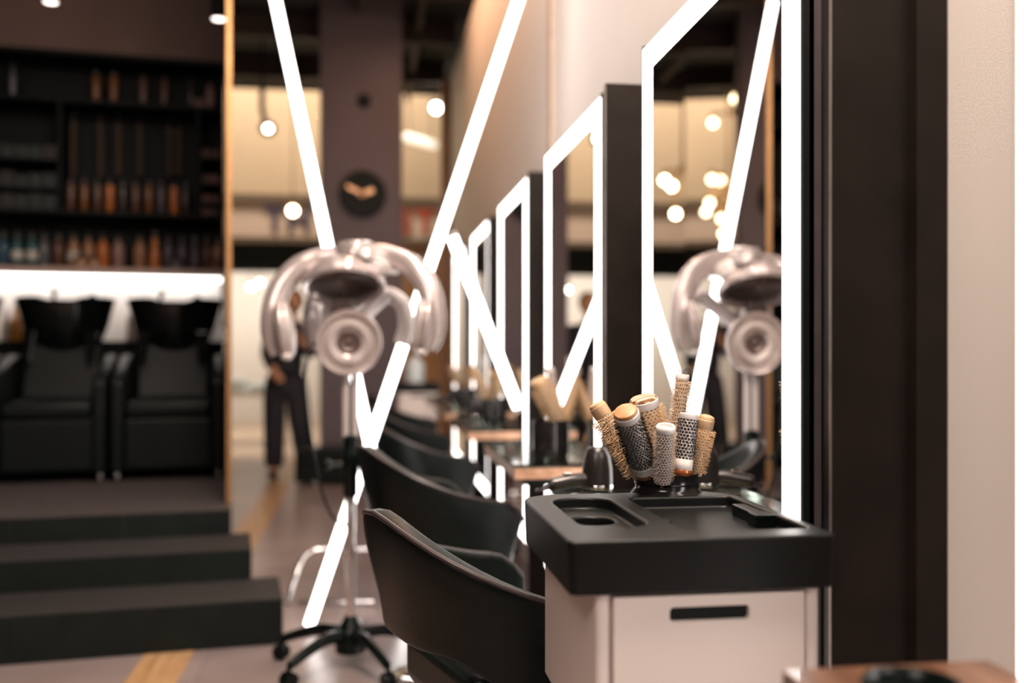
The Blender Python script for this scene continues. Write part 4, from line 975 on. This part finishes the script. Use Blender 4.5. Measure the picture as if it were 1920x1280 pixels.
# track spotlight
tp = W(503, 241, 10.0)
t = thing('track_spotlight', 'black track spotlight pointing at the camera left of the light tube', 'lamp', tp)
d = Vector((0.25, -1, -0.25)).normalized(); Mz = zalign(d)
bm = B(); lathe(bm, [(0.05, -0.20), (0.07, -0.17), (0.075, -0.02), (0.078, 0.0), (0.05, 0.005), (0.036, -0.01)], 28, Mz); obj('head', bm, M_black, t, smooth_=True)
bm = B(); lathe(bm, [(0.034, -0.008), (0.01, -0.004)], 28, Mz); obj('lens', bm, M_bulbw, t)
bm = B(); tube(bm, [(-0.03, 0.10, 0.04), (-0.07, 0.10, 0.22), (-0.07, 0.10, 0.45)], 0.03, 10); tube(bm, [(-0.07, 0.10, 0.45), (-0.07, 0.10, 4.35 - tp.z)], 0.012, 10); obj('bracket', bm, M_black, t, smooth_=True)
# slanting linear lamp right of the pillar
a, b = W(762, 257, 12.6), W(815, 272, 12.2)
t = thing('linear_lamp', 'pale linear lamp hanging right of the pillar', 'lamp', (a + b) / 2)
bm = B(); tube(bm, [a, b], 0.055, 14); obj('diffuser', bm, mat('linear_diffuser', (0.8, 0.8, 0.8), 0.5, emis=(1, 0.85, 0.66), estr=1.0), t, smooth_=True, world=True)
for p in (a.lerp(b, 0.12), a.lerp(b, 0.88)):
    bm = B(); tube(bm, [p, (p.x, p.y, 6.5)], 0.006, 6); obj('cord', bm, M_black, t, world=True)

# chandeliers that the mirrors show
def chandelier(label, c, bulbs, rb):
    c = Vector(c)
    t = thing('chandelier', label, 'lamp', c, group='brass globe chandeliers')
    bm = B(); lathe(bm, [(0.02, -0.06), (0.045, -0.03), (0.045, 0.03), (0.02, 0.06)], 20); obj('hub', bm, M_brass, t, smooth_=True)
    bm = B(); tube(bm, [(0, 0, 0.05), (0, 0, 4.35 - c.z)], 0.014, 10); obj('stem', bm, M_brass, t, smooth_=True)
    for b in bulbs:
        e = Vector(b) - c + Vector((0, 0, 0.06 + rb))
        bm = B(); tube(bm, [(0, 0, 0), e], 0.014, 8); ar = obj('arm', bm, M_brass, t, smooth_=True)
        bm = B(); lathe(bm, [(0.02, 0.0), (0.028, -0.03), (0.028, -0.06)], 14, Matrix.Translation(e)); obj('socket', bm, M_brass, ar, smooth_=True)
        bm = B(); ellipsoid(bm, e + Vector((0, 0, -0.06 - rb)), rb, rb, rb, 18, 10); obj('bulb', bm, M_bulb, ar, smooth_=True)
chandelier('lower brass chandelier hanging behind the pillar, seen in the mirror', (-0.30, 12.0, 3.12), ((-0.39, 12.0, 3.24), (-0.52, 12.0, 2.97), (-0.37, 12.1, 2.79), (-0.36, 11.9, 2.58), (0.02, 12.0, 3.18), (0.02, 12.1, 2.83), (-0.56, 12.05, 2.87), (-0.50, 11.9, 3.24)), 0.05)
chandelier('upper brass chandelier close under the ceiling, seen in the mirror', (-0.24, 11.7, 4.0), ((-0.50, 11.7, 3.88), (-0.24, 11.7, 4.16), (-0.10, 11.6, 3.70), (0.05, 11.8, 3.95)), 0.05)
chandelier('leftmost brass chandelier beyond the shelving, seen in the mirror', (-2.36, 11.6, 3.35), ((-2.22, 11.6, 3.15), (-2.30, 11.7, 2.83), (-2.52, 11.6, 3.05), (-2.10, 11.5, 3.20)), 0.05)

# ------------------------------------------------------------------ person
def person():
    fx = W(526, 895, 9.1)
    t = thing('person', 'person in dark navy trousers and top standing behind the hair processor', 'person', (fx.x, fx.y, 0))
    M_skin = mat('skin', (0.62, 0.33, 0.20), 0.5, var=0.08); M_cl = mat('navy_cloth', (0.018, 0.018, 0.026), 0.8, var=0.2, scale=30); M_hair = mat('hair_brown', (0.16, 0.085, 0.04), 0.5, var=0.3)
    M_shoe = mat('shoe_dark', (0.03, 0.022, 0.02), 0.5)
    def skin_obj(name, verts, edges, radii, m, parent):
        me = bpy.data.meshes.new(name); me.from_pydata(verts, edges, []); o = bpy.data.objects.new(name, me); C.objects.link(o); me.materials.append(m)
        md = o.modifiers.new('skin', 'SKIN'); md.use_smooth_shade = True
        for i, r in enumerate(radii): me.skin_vertices[0].data[i].radius = r if isinstance(r, tuple) else (r, r)
        me.skin_vertices[0].data[0].use_root = True
        s = o.modifiers.new('sub', 'SUBSURF'); s.levels = 2; s.render_levels = 2
        o.parent = parent; return o
    # body: pelvis root
    V = [(0.05, 0, 0.92), (0.06, 0, 1.05), (0.08, -0.01, 1.22), (0.10, -0.01, 1.36), (0.11, -0.02, 1.44), (0.12, -0.03, 1.50),
         (-0.05, 0, 0.86), (-0.055, -0.01, 0.48), (-0.06, 0.02, 0.09), (-0.07, -0.13, 0.045),
         (0.14, 0.0, 0.86), (0.18, -0.06, 0.48), (0.23, 0.05, 0.09), (0.25, -0.09, 0.045),
         (-0.06, 0, 1.37), (-0.12, -0.03, 1.12), (-0.04, -0.16, 0.98), (-0.01, -0.21, 0.96),
         (0.25, -0.01, 1.36), (0.28, -0.04, 1.12), (0.22, -0.20, 1.22), (0.20, -0.25, 1.26)]
    E = [(0, 1), (1, 2), (2, 3), (3, 4), (4, 5), (0, 6), (6, 7), (7, 8), (8, 9), (0, 10), (10, 11), (11, 12), (12, 13), (3, 14), (14, 15), (15, 16), (16, 17), (3, 18), (18, 19), (19, 20), (20, 21)]
    R = [(0.15, 0.11), (0.135, 0.10), (0.15, 0.11), (0.15, 0.095), (0.055, 0.05), (0.05, 0.05), 0.085, 0.058, 0.042, 0.035, 0.085, 0.058, 0.042, 0.035, 0.055, 0.045, 0.036, 0.03, 0.055, 0.045, 0.036, 0.03]
    body = skin_obj('body', V, E, R, M_skin, t)
    # clothing slightly larger shells
    cv = [(0.045, 0, 0.93), (-0.045, 0, 0.80), (-0.055, -0.01, 0.48), (-0.06, 0.02, 0.07), (0.135, 0, 0.80), (0.18, -0.06, 0.48), (0.23, 0.05, 0.07), (0.045, 0, 1.02)]
    skin_obj('trousers', cv, [(0, 1), (1, 2), (2, 3), (0, 4), (4, 5), (5, 6), (0, 7)], [(0.185, 0.14), 0.125, 0.105, 0.095, 0.125, 0.105, 0.095, (0.165, 0.125)], M_cl, t)
    tv = [(0.05, 0, 0.90), (0.06, 0, 1.05), (0.08, -0.01, 1.22), (0.10, -0.01, 1.37), (0.11, -0.02, 1.42), (-0.06, 0, 1.37), (-0.11, -0.03, 1.18), (0.25, -0.01, 1.36), (0.27, -0.04, 1.18), (-0.12, -0.03, 1.12), (-0.05, -0.15, 0.99), (0.28, -0.04, 1.12), (0.225, -0.19, 1.215)]
    skin_obj('top', tv, [(0, 1), (1, 2), (2, 3), (3, 4), (3, 5), (5, 6), (3, 7), (7, 8), (6, 9), (9, 10), (8, 11), (11, 12)], [(0.215, 0.165), (0.20, 0.155), (0.20, 0.15), (0.19, 0.13), (0.075, 0.07), 0.085, 0.07, 0.085, 0.07, 0.065, 0.052, 0.065, 0.052], M_cl, t)
    for x, y in ((-0.065, -0.04), (0.24, -0.01)):
        bm = B(); ellipsoid(bm, (x, y, 0.045), 0.05, 0.13, 0.045, 20, 12); obj('shoe', bm, M_shoe, t, smooth_=True)
    # head with face
    hc = Vector((0.125, -0.04, 1.60))
    bm = B(); ellipsoid(bm, hc, 0.075, 0.095, 0.115, 28, 18)
    for v in bm.verts:
        l = v.co - hc
        if l.z < -0.03: v.co.x = hc.x + l.x * (1 + (l.z + 0.03) * 3.0)
        if abs(l.x) < 0.018 and l.y < -0.06 and -0.045 < l.z < 0.02: v.co.y -= 0.018
    hd = obj('head', bm, M_skin, t, smooth_='all')
    M_eye = mat('eye', (0.05, 0.04, 0.04), 0.2); M_lip = mat('lip', (0.40, 0.14, 0.12), 0.5)
    for sx in (-1, 1):
        bm = B(); ellipsoid(bm, hc + Vector((sx * 0.03, -0.083, 0.008)), 0.012, 0.008, 0.007, 12, 8); obj('eye', bm, M_eye, hd, smooth_=True)
        bm = B(); ellipsoid(bm, hc + Vector((sx * 0.076, 0.0, -0.005)), 0.010, 0.020, 0.030, 12, 8); obj('ear', bm, M_skin, hd, smooth_=True)
    bm = B(); ellipsoid(bm, hc + Vector((0, -0.080, -0.058)), 0.022, 0.010, 0.007, 12, 8); obj('mouth', bm, M_lip, hd, smooth_=True)
    bm = B(); ellipsoid(bm, hc + Vector((0, 0.020, 0.025)), 0.088, 0.098, 0.108, 26, 16)
    geom = [v for v in bm.verts if (v.co.y - hc.y) < -0.045 and (v.co.z - hc.z) < 0.045]
    bmesh.ops.delete(bm, geom=geom, context='VERTS'); obj('hair', bm, M_hair, t, smooth_='all')
    # hands: palm with five fingers
    for base, dr in ((Vector((-0.01, -0.21, 0.96)), Vector((0.25, -0.9, -0.3))), (Vector((0.20, -0.25, 1.26)), Vector((-0.3, -0.7, 0.6)))):
        dr.normalize(); sd = dr.cross(Vector((0, 0, 1))).normalized(); nn = sd.cross(dr)
        vs = [base, base + dr * 0.05]; es = [(0, 1)]; rs = [(0.022, 0.016), (0.030, 0.014)]
        for f, (o_, l_) in enumerate(((-0.027, 0.062), (-0.009, 0.075), (0.009, 0.078), (0.026, 0.070))):
            k = len(vs); r0 = base + dr * 0.085 + sd * o_
            vs += [r0, r0 + dr * l_ * 0.55 - nn * 0.008, r0 + dr * l_ * 0.95 - nn * 0.028]; es += [(1, k), (k, k + 1), (k + 1, k + 2)]; rs += [0.010, 0.0085, 0.007]
        k = len(vs); r0 = base + dr * 0.03 + sd * 0.035
        vs += [r0, r0 + dr * 0.03 + sd * 0.025, r0 + dr * 0.06 + sd * 0.028 - nn * 0.012]; es += [(0, k), (k, k + 1), (k + 1, k + 2)]; rs += [0.012, 0.010, 0.008]
        h_ = skin_obj('hand', vs, es, rs, M_skin, t)
person()
